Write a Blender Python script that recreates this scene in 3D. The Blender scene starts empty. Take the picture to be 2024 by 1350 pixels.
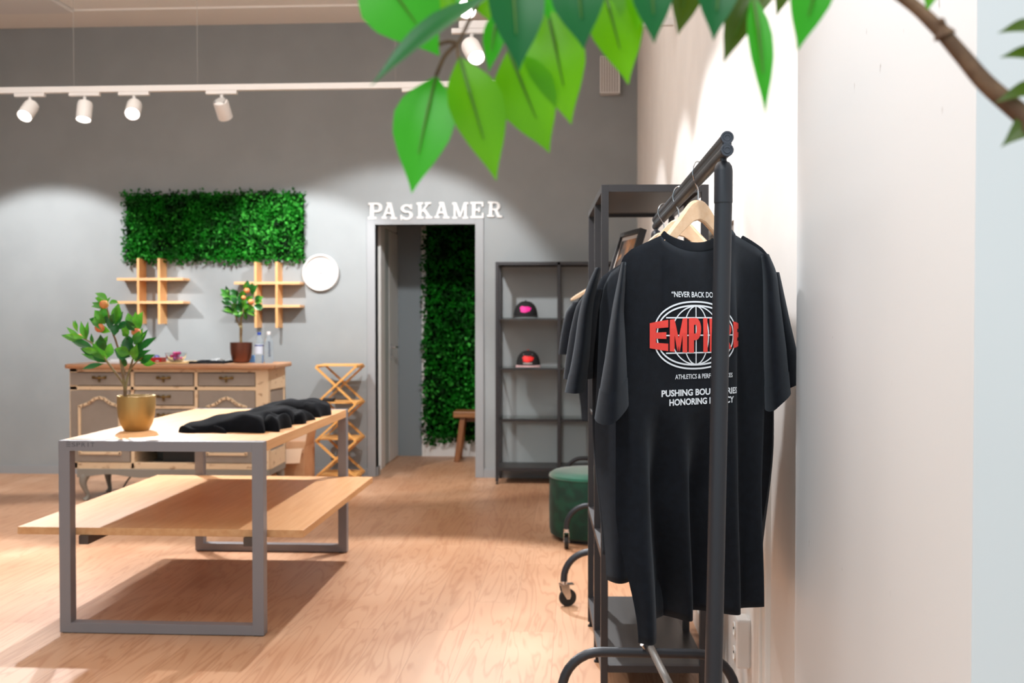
import bpy, bmesh, math, random
from mathutils import Vector, Matrix, Euler
random.seed(7)
C = bpy.context.scene.collection
PI = math.pi

# ------------------------------------------------------------------ camera, world, lights, exposure
H = 1.30
cam = bpy.data.cameras.new('camera'); co = bpy.data.objects.new('camera', cam); C.objects.link(co)
cam.sensor_width = 36; cam.lens = 2100 / 2024 * 36
co.location = (0, 0, H)
YAW = math.atan(128 / 2100); PITCH = math.atan(43 / 2100)
co.rotation_euler = (PI / 2 - PITCH, 0, YAW)
cam.clip_start = 0.05
cam.dof.use_dof = True; cam.dof.focus_distance = 2.35; cam.dof.aperture_fstop = 5.4
sc = bpy.context.scene; sc.camera = co
sc.view_settings.view_transform = 'Standard'; sc.view_settings.look = 'None'
sc.view_settings.exposure = 0.1; sc.view_settings.gamma = 1.0; sc.view_settings.use_curve_mapping = False
w = bpy.data.worlds.new('world'); sc.world = w; w.use_nodes = True
w.node_tree.nodes['Background'].inputs[0].default_value = (0.74, 0.915, 0.985, 1)
w.node_tree.nodes['Background'].inputs[1].default_value = 0.85

def area_light(name, loc, rot, sx, sy, power, col):
    l = bpy.data.lights.new(name, 'AREA'); l.shape = 'RECTANGLE'; l.size = sx; l.size_y = sy; l.energy = power; l.color = col
    o = bpy.data.objects.new(name, l); o.location = loc; o.rotation_euler = rot; C.objects.link(o); return o
def spot_light(name, loc, aim, power, deg, blend=0.35, col=(0.97, 0.985, 1), rad=0.035):
    l = bpy.data.lights.new(name, 'SPOT'); l.energy = power; l.spot_size = math.radians(deg); l.spot_blend = blend
    l.color = col; l.shadow_soft_size = rad
    o = bpy.data.objects.new(name, l); o.location = loc
    o.rotation_euler = (Vector(aim) - Vector(loc)).to_track_quat('-Z', 'Y').to_euler(); C.objects.link(o); return o
# unseen area fill added for ambient light; shop-front daylight comes from the world
area_light('ceiling_fill', (-2.4, 4.2, 3.6), (0, 0, 0), 4.5, 4.5, 78, (1, 0.97, 0.94))
area_light('front_fill', (-1.2, -0.6, 3.4), (math.radians(20), 0, 0), 3.0, 1.5, 60, (0.96, 0.98, 1))
area_light('upward_fill', (-2.2, 5.8, 2.95), (PI, 0, 0), 4.0, 1.0, 36, (1, .97, .94))  # extra fill aimed upwards to brighten the ceiling, no fixture there
# spotlights of the track above the clothing racks, out of the frame, washing the white wall
WASH = [((-0.75, 2.75, 2.85), (0.53, 3.55, 1.30), 110, 66), ((-0.72, 4.0, 2.85), (0.52, 4.3, 1.2), 90, 60),
        ((-0.72, 5.0, 2.85), (0.51, 5.3, 1.2), 70, 58), ((-0.70, 6.2, 2.85), (0.50, 6.6, 1.2), 50, 56)]
spot_light('pier_fill_light', (0.02, 1.385, 3.05), (0.5, 1.8, 1.0), 120, 75, 0.7, rad=0.12)  # added fill that brightens the pier, not one of the track spotlights
for i, (a, b, p, d) in enumerate(WASH):
    spot_light('wall_wash_light', a, b, p, d, 0.22, rad=0.06)

# ------------------------------------------------------------------ helpers
def lin(r, g, b):
    f = lambda c: (c / 255 / 12.92) if c / 255 <= 0.04045 else ((c / 255 + 0.055) / 1.055) ** 2.4
    return (f(r), f(g), f(b), 1)
_m = {}
def mat(name, rgb, rough=0.5, metal=0.0, noise=None, nscale=20.0, stretch=(1, 1, 1), bump=0.0, bscale=200.0, **kw):
    """principled material; noise=(rgb2, lo, hi) blends a second colour in by a procedural noise"""
    if name in _m: return _m[name]
    m = bpy.data.materials.new(name); m.use_nodes = True; _m[name] = m
    nt = m.node_tree; p = nt.nodes['Principled BSDF']
    p.inputs['Base Color'].default_value = lin(*rgb); p.inputs['Roughness'].default_value = rough; p.inputs['Metallic'].default_value = metal
    for k, v in kw.items(): p.inputs[k.replace('_', ' ')].default_value = v
    tc = nt.nodes.new('ShaderNodeTexCoord')
    mp = nt.nodes.new('ShaderNodeMapping'); mp.inputs['Scale'].default_value = stretch
    nt.links.new(tc.outputs['Object'], mp.inputs['Vector'])
    if noise:
        n = nt.nodes.new('ShaderNodeTexNoise'); n.inputs['Scale'].default_value = nscale; n.inputs['Detail'].default_value = 5
        nt.links.new(mp.outputs[0], n.inputs['Vector'])
        r = nt.nodes.new('ShaderNodeValToRGB')
        r.color_ramp.elements[0].position = noise[1]; r.color_ramp.elements[1].position = noise[2]
        r.color_ramp.elements[0].color = lin(*rgb); r.color_ramp.elements[1].color = lin(*noise[0])
        nt.links.new(n.outputs['Fac'], r.inputs['Fac']); nt.links.new(r.outputs['Color'], p.inputs['Base Color'])
    if bump:
        n2 = nt.nodes.new('ShaderNodeTexNoise'); n2.inputs['Scale'].default_value = bscale; n2.inputs['Detail'].default_value = 3
        nt.links.new(tc.outputs['Object'], n2.inputs['Vector'])
        b = nt.nodes.new('ShaderNodeBump'); b.inputs['Strength'].default_value = bump; b.inputs['Distance'].default_value = 0.002
        nt.links.new(n2.outputs['Fac'], b.inputs['Height']); nt.links.new(b.outputs[0], p.inputs['Normal'])
    return m
def emit(name, rgb, s):
    m = bpy.data.materials.new(name); m.use_nodes = True
    p = m.node_tree.nodes['Principled BSDF']; p.inputs['Base Color'].default_value = lin(*rgb)
    p.inputs['Emission Color'].default_value = lin(*rgb); p.inputs['Emission Strength'].default_value = s
    return m
def wood(name, c1, c2, axis='Y', scale=3.0, rough=0.45):
    st = {'X': (1, 14, 14), 'Y': (14, 1, 14), 'Z': (14, 14, 1)}[axis]
    return mat(name, c1, rough, 0, (c2, 0.35, 0.7), scale, st)
def leaf_mat(name, c1, c2, trans, nscale=3.0, rough=0.35):
    m = mat(name, c1, rough, 0, (c2, 0.35, 0.65), nscale)
    nt = m.node_tree; p = nt.nodes['Principled BSDF']; out = nt.nodes['Material Output']
    t = nt.nodes.new('ShaderNodeBsdfTranslucent'); mx = nt.nodes.new('ShaderNodeMixShader'); mx.inputs[0].default_value = trans
    src = p.inputs['Base Color'].links[0].from_socket
    nt.links.new(src, t.inputs['Color'])
    nt.links.new(p.outputs[0], mx.inputs[1]); nt.links.new(t.outputs[0], mx.inputs[2]); nt.links.new(mx.outputs[0], out.inputs[0])
    return m

class MB:
    """collects shapes in world coordinates"""
    def __init__(s): s.v = []; s.f = []
    def add(s, vs, fs):
        k = len(s.v); s.v += [Vector(v) for v in vs]; s.f += [tuple(i + k for i in f) for f in fs]; return s
    def box(s, x0, x1, y0, y1, z0, z1, M=None):
        vs = [Vector((x, y, z)) for x in (x0, x1) for y in (y0, y1) for z in (z0, z1)]
        if M: vs = [M @ v for v in vs]
        return s.add(vs, [(0, 1, 3, 2), (4, 6, 7, 5), (0, 4, 5, 1), (2, 3, 7, 6), (0, 2, 6, 4), (1, 5, 7, 3)])
    def bar(s, a, b, wx, wz, up=(0, 0, 1)):
        a = Vector(a); b = Vector(b); d = (b - a); L = d.length; d.normalize(); u = Vector(up)
        r = d.cross(u).normalized(); u = r.cross(d)
        vs = [p + r * sx * wx / 2 + u * sz * wz / 2 for p in (a, b) for sx in (-1, 1) for sz in (-1, 1)]
        return s.add(vs, [(0, 2, 3, 1), (4, 5, 7, 6), (0, 1, 5, 4), (2, 6, 7, 3), (0, 4, 6, 2), (1, 3, 7, 5)])
    def tube(s, pts, r, n=12, cap=True):
        pts = [Vector(p) for p in pts]; rr = r if isinstance(r, (list, tuple)) else [r] * len(pts)
        t0 = (pts[1] - pts[0]).normalized(); u = t0.orthogonal().normalized(); k = len(s.v); prev = t0
        for i, p in enumerate(pts):
            t = (pts[min(i + 1, len(pts) - 1)] - pts[max(i - 1, 0)]).normalized()
            q = prev.rotation_difference(t); u = q @ u; u = (u - t * u.dot(t)).normalized(); w_ = t.cross(u); prev = t
            for j in range(n):
                a = 2 * PI * j / n; s.v.append(p + (u * math.cos(a) + w_ * math.sin(a)) * rr[i])
        for i in range(len(pts) - 1):
            for j in range(n):
                a = k + i * n + j; b = k + i * n + (j + 1) % n; s.f.append((a, b, b + n, a + n))
        if cap:
            s.f.append(tuple(k + j for j in reversed(range(n)))); e = k + (len(pts) - 1) * n; s.f.append(tuple(e + j for j in range(n)))
        return s
    def lathe(s, prof, c, n=32, M=None):
        k = len(s.v); c = Vector(c)
        for (r, z) in prof:
            for j in range(n):
                a = 2 * PI * j / n; v = Vector((r * math.cos(a), r * math.sin(a), z))
                if M: v = M @ v
                s.v.append(c + v)
        for i in range(len(prof) - 1):
            for j in range(n):
                a = k + i * n + j; b = k + i * n + (j + 1) % n; s.f.append((a, b, b + n, a + n))
        if prof[0][0] > 1e-6: s.f.append(tuple(k + j for j in reversed(range(n))))
        if prof[-1][0] > 1e-6: e = k + (len(prof) - 1) * n; s.f.append(tuple(e + j for j in range(n)))
        return s
    def prism(s, poly, fn, d0, d1):
        """poly [(u,v)], fn(u,v,d)->point; extruded from d0 to d1"""
        n = len(poly)
        vs = [fn(u, v, d0) for u, v in poly] + [fn(u, v, d1) for u, v in poly]
        fs = [tuple(range(n)), tuple(reversed(range(n, 2 * n)))] + [(i, i + n, (i + 1) % n + n, (i + 1) % n) for i in range(n)]
        return s.add(vs, fs)
    def grid(s, rows, close=False):
        k = len(s.v); n = len(rows[0])
        for r in rows: s.v += [Vector(p) for p in r]
        for i in range(len(rows) - 1):
            for j in range(n if close else n - 1):
                a = k + i * n + j; b = k + i * n + (j + 1) % n; s.f.append((a, b, b + n, a + n))
        return s
    def ball(s, c, r, n=16, m=10, sq=(1, 1, 1)):
        prof = [(max(r * math.sin(PI * i / m), 1e-7) * 1, -r * math.cos(PI * i / m) * sq[2]) for i in range(m + 1)]
        return s.lathe(prof, c, n)
def obj(name, mb, m, parent=None, smooth=False, bevel=0, solid=0, subsurf=0, auto=None):
    me = bpy.data.meshes.new(name); off = Vector((0, 0, 0))
    if parent is not None:
        q = parent
        while q is not None: off += q.location; q = q.parent
    elif mb.v:
        xs = [v.x for v in mb.v]; ys = [v.y for v in mb.v]; zs = [v.z for v in mb.v]
        off = Vector(((min(xs) + max(xs)) / 2, (min(ys) + max(ys)) / 2, min(zs)))
    me.from_pydata([v - off for v in mb.v], [], mb.f); me.materials.append(m)
    bm = bmesh.new(); bm.from_mesh(me); bmesh.ops.remove_doubles(bm, verts=bm.verts, dist=1e-6); bmesh.ops.recalc_face_normals(bm, faces=bm.faces); bm.to_mesh(me); bm.free()
    o = bpy.data.objects.new(name, me); C.objects.link(o)
    if parent is not None: o.parent = parent
    else: o.location = off
    if smooth:
        me.polygons.foreach_set('use_smooth', [True] * len(me.polygons))
        me.set_sharp_from_angle(angle=math.radians(auto or 40))
    if bevel:
        b = o.modifiers.new('bevel', 'BEVEL'); b.width = bevel; b.segments = 2; b.limit_method = 'ANGLE'
    if solid:
        b = o.modifiers.new('solid', 'SOLIDIFY'); b.thickness = solid
    if subsurf:
        b = o.modifiers.new('sub', 'SUBSURF'); b.levels = subsurf; b.render_levels = subsurf
    return o
def tag(o, label=None, cat=None, group=None, kind=None):
    if label: o['label'] = label
    if cat: o['category'] = cat
    if group: o['group'] = group
    if kind: o['kind'] = kind
    return o
def thing(name, loc, label, cat, group=None):
    o = bpy.data.objects.new(name, None); o.location = loc; o.empty_display_size = 0.05; C.objects.link(o)
    return tag(o, label, cat, group)
def struct(name, mb, m, **k): return tag(obj(name, mb, m, **k), kind='structure')
def copy_tree(o, parent=None):
    c = o.copy(); C.objects.link(c)
    if parent is not None: c.parent = parent
    for ch in list(o.children): copy_tree(ch, c)
    return c
def catmull(pts, n):
    pts = [Vector(p) for p in pts]; out = []
    P = [pts[0] * 2 - pts[1]] + pts + [pts[-1] * 2 - pts[-2]]
    for i in range(1, len(P) - 2):
        for k in range(n):
            t = k / n; a, b, c, d = P[i - 1], P[i], P[i + 1], P[i + 2]
            out.append(0.5 * ((2 * b) + (c - a) * t + (2 * a - 5 * b + 4 * c - d) * t * t + (3 * b - a - 3 * c + d) * t ** 3))
    out.append(pts[-1]); return out
def interp(x, kn):
    if x <= kn[0][0]: return kn[0][1]
    for (a, b), (c, d) in zip(kn, kn[1:]):
        if x <= c: return b + (d - b) * (x - a) / (c - a)
    return kn[-1][1]
# a point of the place from its direction in the photograph and its distance into the room (used to measure)
_f = Vector((-math.sin(YAW) * math.cos(PITCH), math.cos(YAW) * math.cos(PITCH), -math.sin(PITCH)))
_r = Vector((math.cos(YAW), math.sin(YAW), 0)); _u = _r.cross(_f)
def at(x, y, Y):
    d = _f + _r * ((x - 1012) / 2100) + _u * ((675 - y) / 2100); return Vector((0, 0, H)) + d * (Y / d.y)
def text_polys(s, size, bold=0.0, narrow=1.0):
    """flat text outline as (verts, faces), centred"""
    cu = bpy.data.curves.new('t', 'FONT'); cu.body = s; cu.size = size; cu.offset = bold; cu.resolution_u = 3
    cu.align_x = 'CENTER'; cu.align_y = 'CENTER'
    o = bpy.data.objects.new('t', cu); C.objects.link(o)
    dg = bpy.context.evaluated_depsgraph_get(); me = bpy.data.meshes.new_from_object(o.evaluated_get(dg))
    bm = bmesh.new(); bm.from_mesh(me)
    bmesh.ops.remove_doubles(bm, verts=bm.verts, dist=1e-7)
    vs = [(v.co.x * narrow, v.co.y) for v in bm.verts]; bm.verts.index_update(); fs = [tuple(v.index for v in f.verts) for f in bm.faces]
    bm.free(); bpy.data.objects.remove(o); bpy.data.curves.remove(cu); bpy.data.meshes.remove(me)
    xs = [v[0] for v in vs]; ys = [v[1] for v in vs]; cx = (min(xs) + max(xs)) / 2; cy = (min(ys) + max(ys)) / 2
    return [(x - cx, y - cy) for x, y in vs], fs
def text_fit(s, wid, hgt, bold=0.0):
    """text scaled to a width and a cap height"""
    vs, fs = text_polys(s, 1.0, bold)
    X = max(v[0] for v in vs) * 2; Y = max(v[1] for v in vs) * 2
    return [(x / X * wid, y / Y * hgt) for x, y in vs], fs

# ------------------------------------------------------------------ materials
M_floor = None
def floor_material():
    m = bpy.data.materials.new('oak_planks'); m.use_nodes = True; nt = m.node_tree; p = nt.nodes['Principled BSDF']
    N = nt.nodes.new; L = nt.links.new
    tc = N('ShaderNodeTexCoord'); mp = N('ShaderNodeMapping'); mp.inputs['Rotation'].default_value = (0, 0, PI / 2)
    L(tc.outputs['Object'], mp.inputs['Vector'])
    br = N('ShaderNodeTexBrick'); br.offset = 0.37; br.inputs['Scale'].default_value = 1; br.inputs['Brick Width'].default_value = 1.22
    br.inputs['Row Height'].default_value = 0.184; br.inputs['Mortar Size'].default_value = 0.0009; br.inputs['Mortar Smooth'].default_value = 0.2
    br.inputs['Color1'].default_value = lin(204, 162, 130); br.inputs['Color2'].default_value = lin(193, 149, 116); br.inputs['Mortar'].default_value = lin(160, 118, 88)
    L(mp.outputs[0], br.inputs['Vector'])
    # grain: long noise, shifted per plank by the brick colour
    sep = N('ShaderNodeSeparateColor'); L(br.outputs['Color'], sep.inputs[0])
    mul = N('ShaderNodeMath'); mul.operation = 'MULTIPLY'; mul.inputs[1].default_value = 60; L(sep.outputs[1], mul.inputs[0])
    add = N('ShaderNodeVectorMath'); add.operation = 'ADD'; L(tc.outputs['Object'], add.inputs[0]); L(mul.outputs[0], add.inputs[1])
    mp2 = N('ShaderNodeMapping'); mp2.inputs['Scale'].default_value = (9.0, 0.8, 1); L(add.outputs[0], mp2.inputs['Vector'])
    n1 = N('ShaderNodeTexNoise'); n1.inputs['Scale'].default_value = 1.1; n1.inputs['Detail'].default_value = 2.5; n1.inputs['Distortion'].default_value = 0.5
    L(mp2.outputs[0], n1.inputs['Vector'])
    m2 = N('ShaderNodeMath'); m2.operation = 'MULTIPLY'; m2.inputs[1].default_value = 9; L(n1.outputs['Fac'], m2.inputs[0])
    fr = N('ShaderNodeMath'); fr.operation = 'PINGPONG'; fr.inputs[1].default_value = 0.5; L(m2.outputs[0], fr.inputs[0])
    rp = N('ShaderNodeValToRGB'); rp.color_ramp.elements[0].position = 0.0; rp.color_ramp.elements[0].color = lin(206, 174, 146)
    rp.color_ramp.elements[1].position = 0.22; rp.color_ramp.elements[1].color = (1, 1, 1, 1)
    L(fr.outputs[0], rp.inputs['Fac'])
    mx = N('ShaderNodeMixRGB'); mx.blend_type = 'MULTIPLY'; mx.inputs[0].default_value = 0.42; L(br.outputs['Color'], mx.inputs[1]); L(rp.outputs[0], mx.inputs[2])
    n3 = N('ShaderNodeTexNoise'); n3.inputs['Scale'].default_value = 1.6; L(tc.outputs['Object'], n3.inputs['Vector'])
    r3 = N('ShaderNodeValToRGB'); r3.color_ramp.elements[0].position = 0.35; r3.color_ramp.elements[0].color = lin(236, 222, 210); r3.color_ramp.elements[1].position = 0.65; r3.color_ramp.elements[1].color = (1, 1, 1, 1)
    L(n3.outputs['Fac'], r3.inputs['Fac'])
    m4 = N('ShaderNodeMixRGB'); m4.blend_type = 'MULTIPLY'; m4.inputs[0].default_value = 0.8; L(mx.outputs[0], m4.inputs[1]); L(r3.outputs[0], m4.inputs[2])
    L(m4.outputs[0], p.inputs['Base Color']); p.inputs['Roughness'].default_value = 0.42
    return m
M_floor = floor_material()
M_grey = mat('grey_wall_paint', (146, 150, 151), 0.75, 0, ((142, 146, 147), 0.4, 0.6), 3)
M_white = mat('white_wall_paint', (236, 232, 228), 0.7, 0, ((232, 228, 224), 0.4, 0.6), 4)
M_ceil = mat('ceiling_paint', (238, 234, 228), 0.85)
M_trimgrey = mat('grey_trim', (146, 148, 150), 0.55)
M_trimwhite = mat('white_trim', (238, 236, 232), 0.5)
M_corr = mat('corridor_grey', (128, 136, 140), 0.75)
M_beech = wood('beech', (214, 166, 118), (202, 149, 99), 'Y', 3)
M_beechX = wood('beech_edge', (226, 168, 120), (212, 152, 104), 'X', 3)
M_frame = mat('grey_lacquered_steel', (132, 130, 134), 0.45, 0.2)
M_black = mat('black_steel', (45, 48, 54), 0.42, 0.3, bump=0.05)
M_blackboard = mat('black_board', (50, 47, 46), 0.4)
M_shelfblk = mat('dark_shelf_steel', (52, 50, 52), 0.45, 0.3)
M_glass = mat('clear_glass', (245, 250, 250), 0.02, 0, Transmission_Weight=1.0, IOR=1.45)
M_chrome = mat('chrome', (200, 202, 205), 0.18, 1.0)
M_rubber = mat('black_rubber', (24, 24, 25), 0.6)
M_tee = mat('black_cotton', (12, 15, 21), 0.92, 0, ((15, 19, 26), 0.4, 0.6), 60, bump=0.25, bscale=900, Specular_IOR_Level=0.15, Sheen_Weight=0.10, Sheen_Tint=(.75, .87, 1, 1))
M_fleece = mat('black_fleece', (10, 12, 16), 0.95, 0, ((14, 16, 21), 0.4, 0.6), 40, bump=0.4, bscale=500, Specular_IOR_Level=0.12)
M_pwhite = mat('white_print', (226, 234, 242), 0.6)
M_pred = mat('red_print', (226, 66, 58), 0.6)
M_hang = wood('hanger_wood', (238, 206, 172), (230, 192, 152), 'X', 6)
M_plast = mat('white_plastic', (226, 223, 220), 0.35)
M_lens = emit('lamp_lens', (255, 252, 246), 14)
M_green1 = leaf_mat('bright_leaf', (118, 196, 0), (84, 172, 0), 0.5)
M_green2 = leaf_mat('dark_leaf', (0, 92, 44), (0, 112, 28), 0.25)
M_green3 = leaf_mat('mid_leaf', (72, 190, 34), (48, 168, 24), 0.45)
M_bark = mat('brown_bark', (122, 92, 66), 0.8, 0, ((92, 66, 46), 0.4, 0.6), 40, bump=0.4, bscale=120)
M_pleafA = leaf_mat('plant_leaf', (92, 160, 44), (50, 124, 30), 0.3, 12)
M_pleafB = leaf_mat('plant_leaf_deep', (34, 104, 34), (18, 80, 30), 0.25, 12)
M_stem = mat('plant_stem', (128, 116, 74), 0.7, 0, ((112, 84, 56), 0.4, 0.6), 25)
M_hedge = None

# ------------------------------------------------------------------ the room
W = 8.70; ZC = 3.745
DX0, DX1, DZ = -1.660, -0.832, 2.083            # doorway in the back wall
struct('floor', MB().box(-6.2, 1.6, -1.5, 10.3, -0.05, 0), M_floor)
struct('ceiling', MB().box(-6.2, 1.6, -1.5, W, ZC, ZC + 0.06), M_ceil)
struct('trim_1', MB().box(-6.2, 0.6, 8.20, 8.214, ZC - 0.012, ZC), M_ceil)
def XR(y): return 0.488 + (W - y) * (0.052 / 7.7)          # the right wall stands a trace out of square
struct('wall_back', MB().box(-6.2, DX0, W, W + 0.1, 0, ZC).box(DX1, 0.6, W, W + 0.1, 0, ZC).box(DX0, DX1, W, W + 0.1, DZ, ZC), M_grey)
b = MB(); b.prism([(XR(W + .1), W + .1), (XR(2.46), 2.46), (1.2, 2.46), (1.2, W + .1)], lambda x, y, d: (x, y, d), 0, ZC); struct('wall_right', b, M_white)
M_pier = mat('pier_paint', (228, 230, 231), 0.7, 0, ((186, 182, 180), 0.725, 0.76), 26, (1, 1.5, .5))
struct('wall_pier', MB().box(0.5, 1.5, 1.372, 2.458, 0, ZC), M_pier)
struct('wall_left', MB().box(-6.3, -6.2, -1.5, W + .1, 0, ZC), M_grey)
# baseboards and casings
struct('baseboard_back', MB().box(-6.2, DX0 - 0.07, W - 0.012, W, 0, 0.062).box(DX1 + 0.07, XR(W), W - 0.012, W, 0, 0.062).box(-6.2, DX0 - .07, W - .009, W, .062, .072).box(DX1 + .07, XR(W), W - .009, W, .062, .072), M_trimgrey)
b = MB(); b.prism([(XR(8.68) - .014, 8.68), (XR(2.47) - .014, 2.47), (XR(2.47) + .01, 2.47), (XR(8.68) + .01, 8.68)], lambda x, y, d: (x, y, d), 0, 0.085); struct('baseboard_right', b, M_trimwhite)
struct('trim_2', MB().box(DX0 - .07, DX0, W - .014, W + .1, 0, DZ + .07).box(DX1, DX1 + .07, W - .014, W + .1, 0, DZ + .07).box(DX0 - .001, DX1 + .001, W - .014, W + .1, DZ, DZ + .07), M_trimgrey, bevel=.003)
b = MB()
for y, dz in ((3.02, 1.05), (2.93, 1.05)):
    b.prism([(XR(y) - .016, y - .02), (XR(y) - .016, y + .02), (XR(y) + .01, y + .02), (XR(y) + .01, y - .02)], lambda x, yy, d: (x, yy, d), 0.085, dz)
struct('trim_3', b, M_trimwhite, bevel=.004)
# paint scuffs stay off; the fitting room corridor
struct('wall_corridor_back', MB().box(-1.78, -1.47, 10.05, 10.12, 0, 2.7), M_corr)
struct('wall_corridor_white', MB().box(-1.47, -0.42, 10.03, 10.12, 0, 2.7), M_white)
struct('wall_corridor_left', MB().box(-1.80, -1.715, W + .1, 10.1, 0, 2.7), M_corr)
struct('wall_corridor_right', MB().box(-0.55, -0.47, W + .1, 10.05, 0, 2.7), M_corr)
struct('ceiling_corridor', MB().box(-1.8, -0.42, W + .1, 10.12, 2.6, 2.7), M_white)
struct('trim_4', MB().box(-1.715, -1.69, 9.10, 9.30, 0, 2.2).box(-1.715, -1.69, 9.3, 9.95, 2.12, 2.2), M_trimwhite, bevel=.003)
struct('baseboard_corridor', MB().box(DX0 - .001, DX0 + .012, W + .02, W + .13, 0, .075), M_trimgrey)
dr = tag(obj('door_1', MB().box(-1.715, -1.70, 9.56, 10.04, 0.005, 2.11), M_trimwhite, bevel=.002), kind='structure')
dr2 = tag(obj('door_2', MB().box(-1.715, -1.702, 9.305, 9.555, 0.01, 2.11), mat('grey_door_leaf', (186, 194, 192), .5)), kind='structure')
hm = MB().tube([(-1.70, 9.64, 1.05), (-1.655, 9.64, 1.05), (-1.648, 9.66, 1.05), (-1.648, 9.77, 1.05)], .010, 10).box(-1.70, -1.696, 9.62, 9.66, .93, 1.08)
obj('door_handle', hm, M_chrome, dr, smooth=True)
# air conditioning cassette on the ceiling, top left
t = thing('ceiling_cassette', (-4.45, 7.75, ZC - .035), 'white ceiling panel unit at the top left corner of the photo', 'air conditioner')
obj('panel', MB().box(-4.9, -3.955, 7.35, 8.19, ZC - .035, ZC), M_plast, t, bevel=.01)
# perforated box high on the back wall near the corner
gm = mat('perforated_white', (226, 216, 206), .5)
t = thing('wall_speaker', (.265, W - .05, 3.12), 'white perforated box mounted high on the grey wall near the corner', 'speaker')
obj('housing', MB().box(.185, .345, W - .10, W, 3.12, 3.42), M_plast, t, bevel=.004)
b = MB()
for i in range(7): b.box(.195 + i * .0205, .203 + i * .0205, W - .106, W - .10, 3.128, 3.412)
obj('grille', b, mat('grille_dark', (150, 138, 128), .6), t)

# ------------------------------------------------------------------ spotlights on the ceiling tracks
def spot_head(name, top, aim, label, power, deg, lens=True, tr=.05, L=.092, blend=.3):
    """adapter under the track, stem, tilted cylinder with a lit lens"""
    top = Vector(top); t = thing(name, top, label, 'spotlight', 'white track spotlights')
    obj('adapter', MB().box(top.x - .105, top.x + .105, top.y - .016, top.y + .016, top.z - .03, top.z - .004), M_plast, t, bevel=.003)
    c = top + Vector((0, 0, -.105)); d = (Vector(aim) - c).normalized()
    obj('stem', MB().tube([top + Vector((0, 0, -.028)), c], .011, 10), M_plast, t, smooth=True)
    R = Vector((0, 0, 1)).rotation_difference(d).to_matrix()
    obj('housing', MB().lathe([(tr * .55, -.045), (tr * .92, -.035), (tr, -.02), (tr, L), (tr * .9, L), (tr * .84, L - .012)], c, 24, R), M_plast, t, smooth=True)
    b = MB()
    for k in range(7): b.box(-tr * .7 + k * tr * .22, -tr * .7 + k * tr * .22 + .004, -tr * .55, tr * .55, -.046, -.034)
    b.v = [c + R @ v for v in b.v]; obj('cooling_fins', b, mat('fin_grey', (120, 118, 116), .6), t)
    obj('lens', MB().lathe([(1e-7, L - .010), (tr * .86, L - .011)], c, 24, R), M_lens, t)
    if power: spot_light('track_lamp_light', c + d * (L + .01), aim, power, deg, blend, rad=tr * .8)
    return t
TZ, TY = 2.835, 7.0
t = thing('light_track', (-2.6, TY, TZ), 'long white track hanging on wires across the grey wall', 'light track')
obj('rail', MB().box(-5.6, -0.15, TY - .018, TY + .018, TZ - .006, TZ + .034), M_plast, t, bevel=.002)
for x in (-3.385, -2.535, -1.2): obj('wire', MB().tube([(x, TY, TZ + .034), (x, TY, ZC)], .0013, 6), mat('wire_grey', (150, 146, 140), .4, .5), t)
spot_head('track_spotlight', (-3.69, TY, TZ), (-3.95, 4.6, 0.2), 'leftmost lit track spotlight, turned down towards the viewer', 270, 62)
spot_head('track_spotlight', (-3.31, TY, TZ), (-3.22, 6.15, 0.0), 'second track spotlight from the left, pointing straight down', 150, 60)
spot_head('track_spotlight', (-2.97, TY, TZ), (-2.35, 4.3, 0.3), 'third track spotlight from the left, its bright lens facing the viewer', 400, 62)
spot_head('track_spotlight', (-2.37, TY, TZ), (-2.30, W, 1.0), 'track spotlight turned to the wall, cooling vents showing on its top', 190, 74)
spot_head('track_spotlight', (-4.35, TY, TZ), (-4.40, W, 1.1), 'track spotlight just outside the left edge', 205, 74)
spot_head('track_spotlight', (-1.05, TY, TZ), (-1.50, W, 1.1), 'track spotlight hidden behind the big green leaves', 135, 84)
spot_head('track_spotlight', (-0.55, TY, TZ), (-0.95, 4.4, 0.1), 'right end track spotlight behind the green leaves', 360, 66)
t = thing('light_track', (-.1, 5.6, TZ), 'short white track ending at the white wall behind the leaves', 'light track')
obj('rail', MB().box(-.62, .50, 5.582, 5.618, TZ - .006, TZ + .034), M_plast, t, bevel=.002)
for x in (-.4, .3): obj('wire', MB().tube([(x, 5.6, TZ + .034), (x, 5.6, ZC)], .0022, 6), _m['wire_grey'], t)
spot_head('track_spotlight', (-.555, 5.6, TZ + .0), (-.15, 4.9, 1.9), 'white spotlight seen through the gap between the leaves, lit rim down', 40, 60)
t = thing('light_track', (-.3, 4.75, TZ), 'white track above the frame behind the leaves', 'light track')
obj('rail', MB().box(-.9, .49, 4.732, 4.768, TZ - .006, TZ + .034), M_plast, t, bevel=.002)
for x in (-.6, .3): obj('wire', MB().tube([(x, 4.75, TZ + .034), (x, 4.75, ZC)], .0022, 6), _m['wire_grey'], t)
spot_head('track_spotlight', (-.475, 4.75, TZ), (-.75, 3.4, 1.4), 'upper white spotlight glowing beside the stem of the leafy branch', 60, 60)

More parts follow.
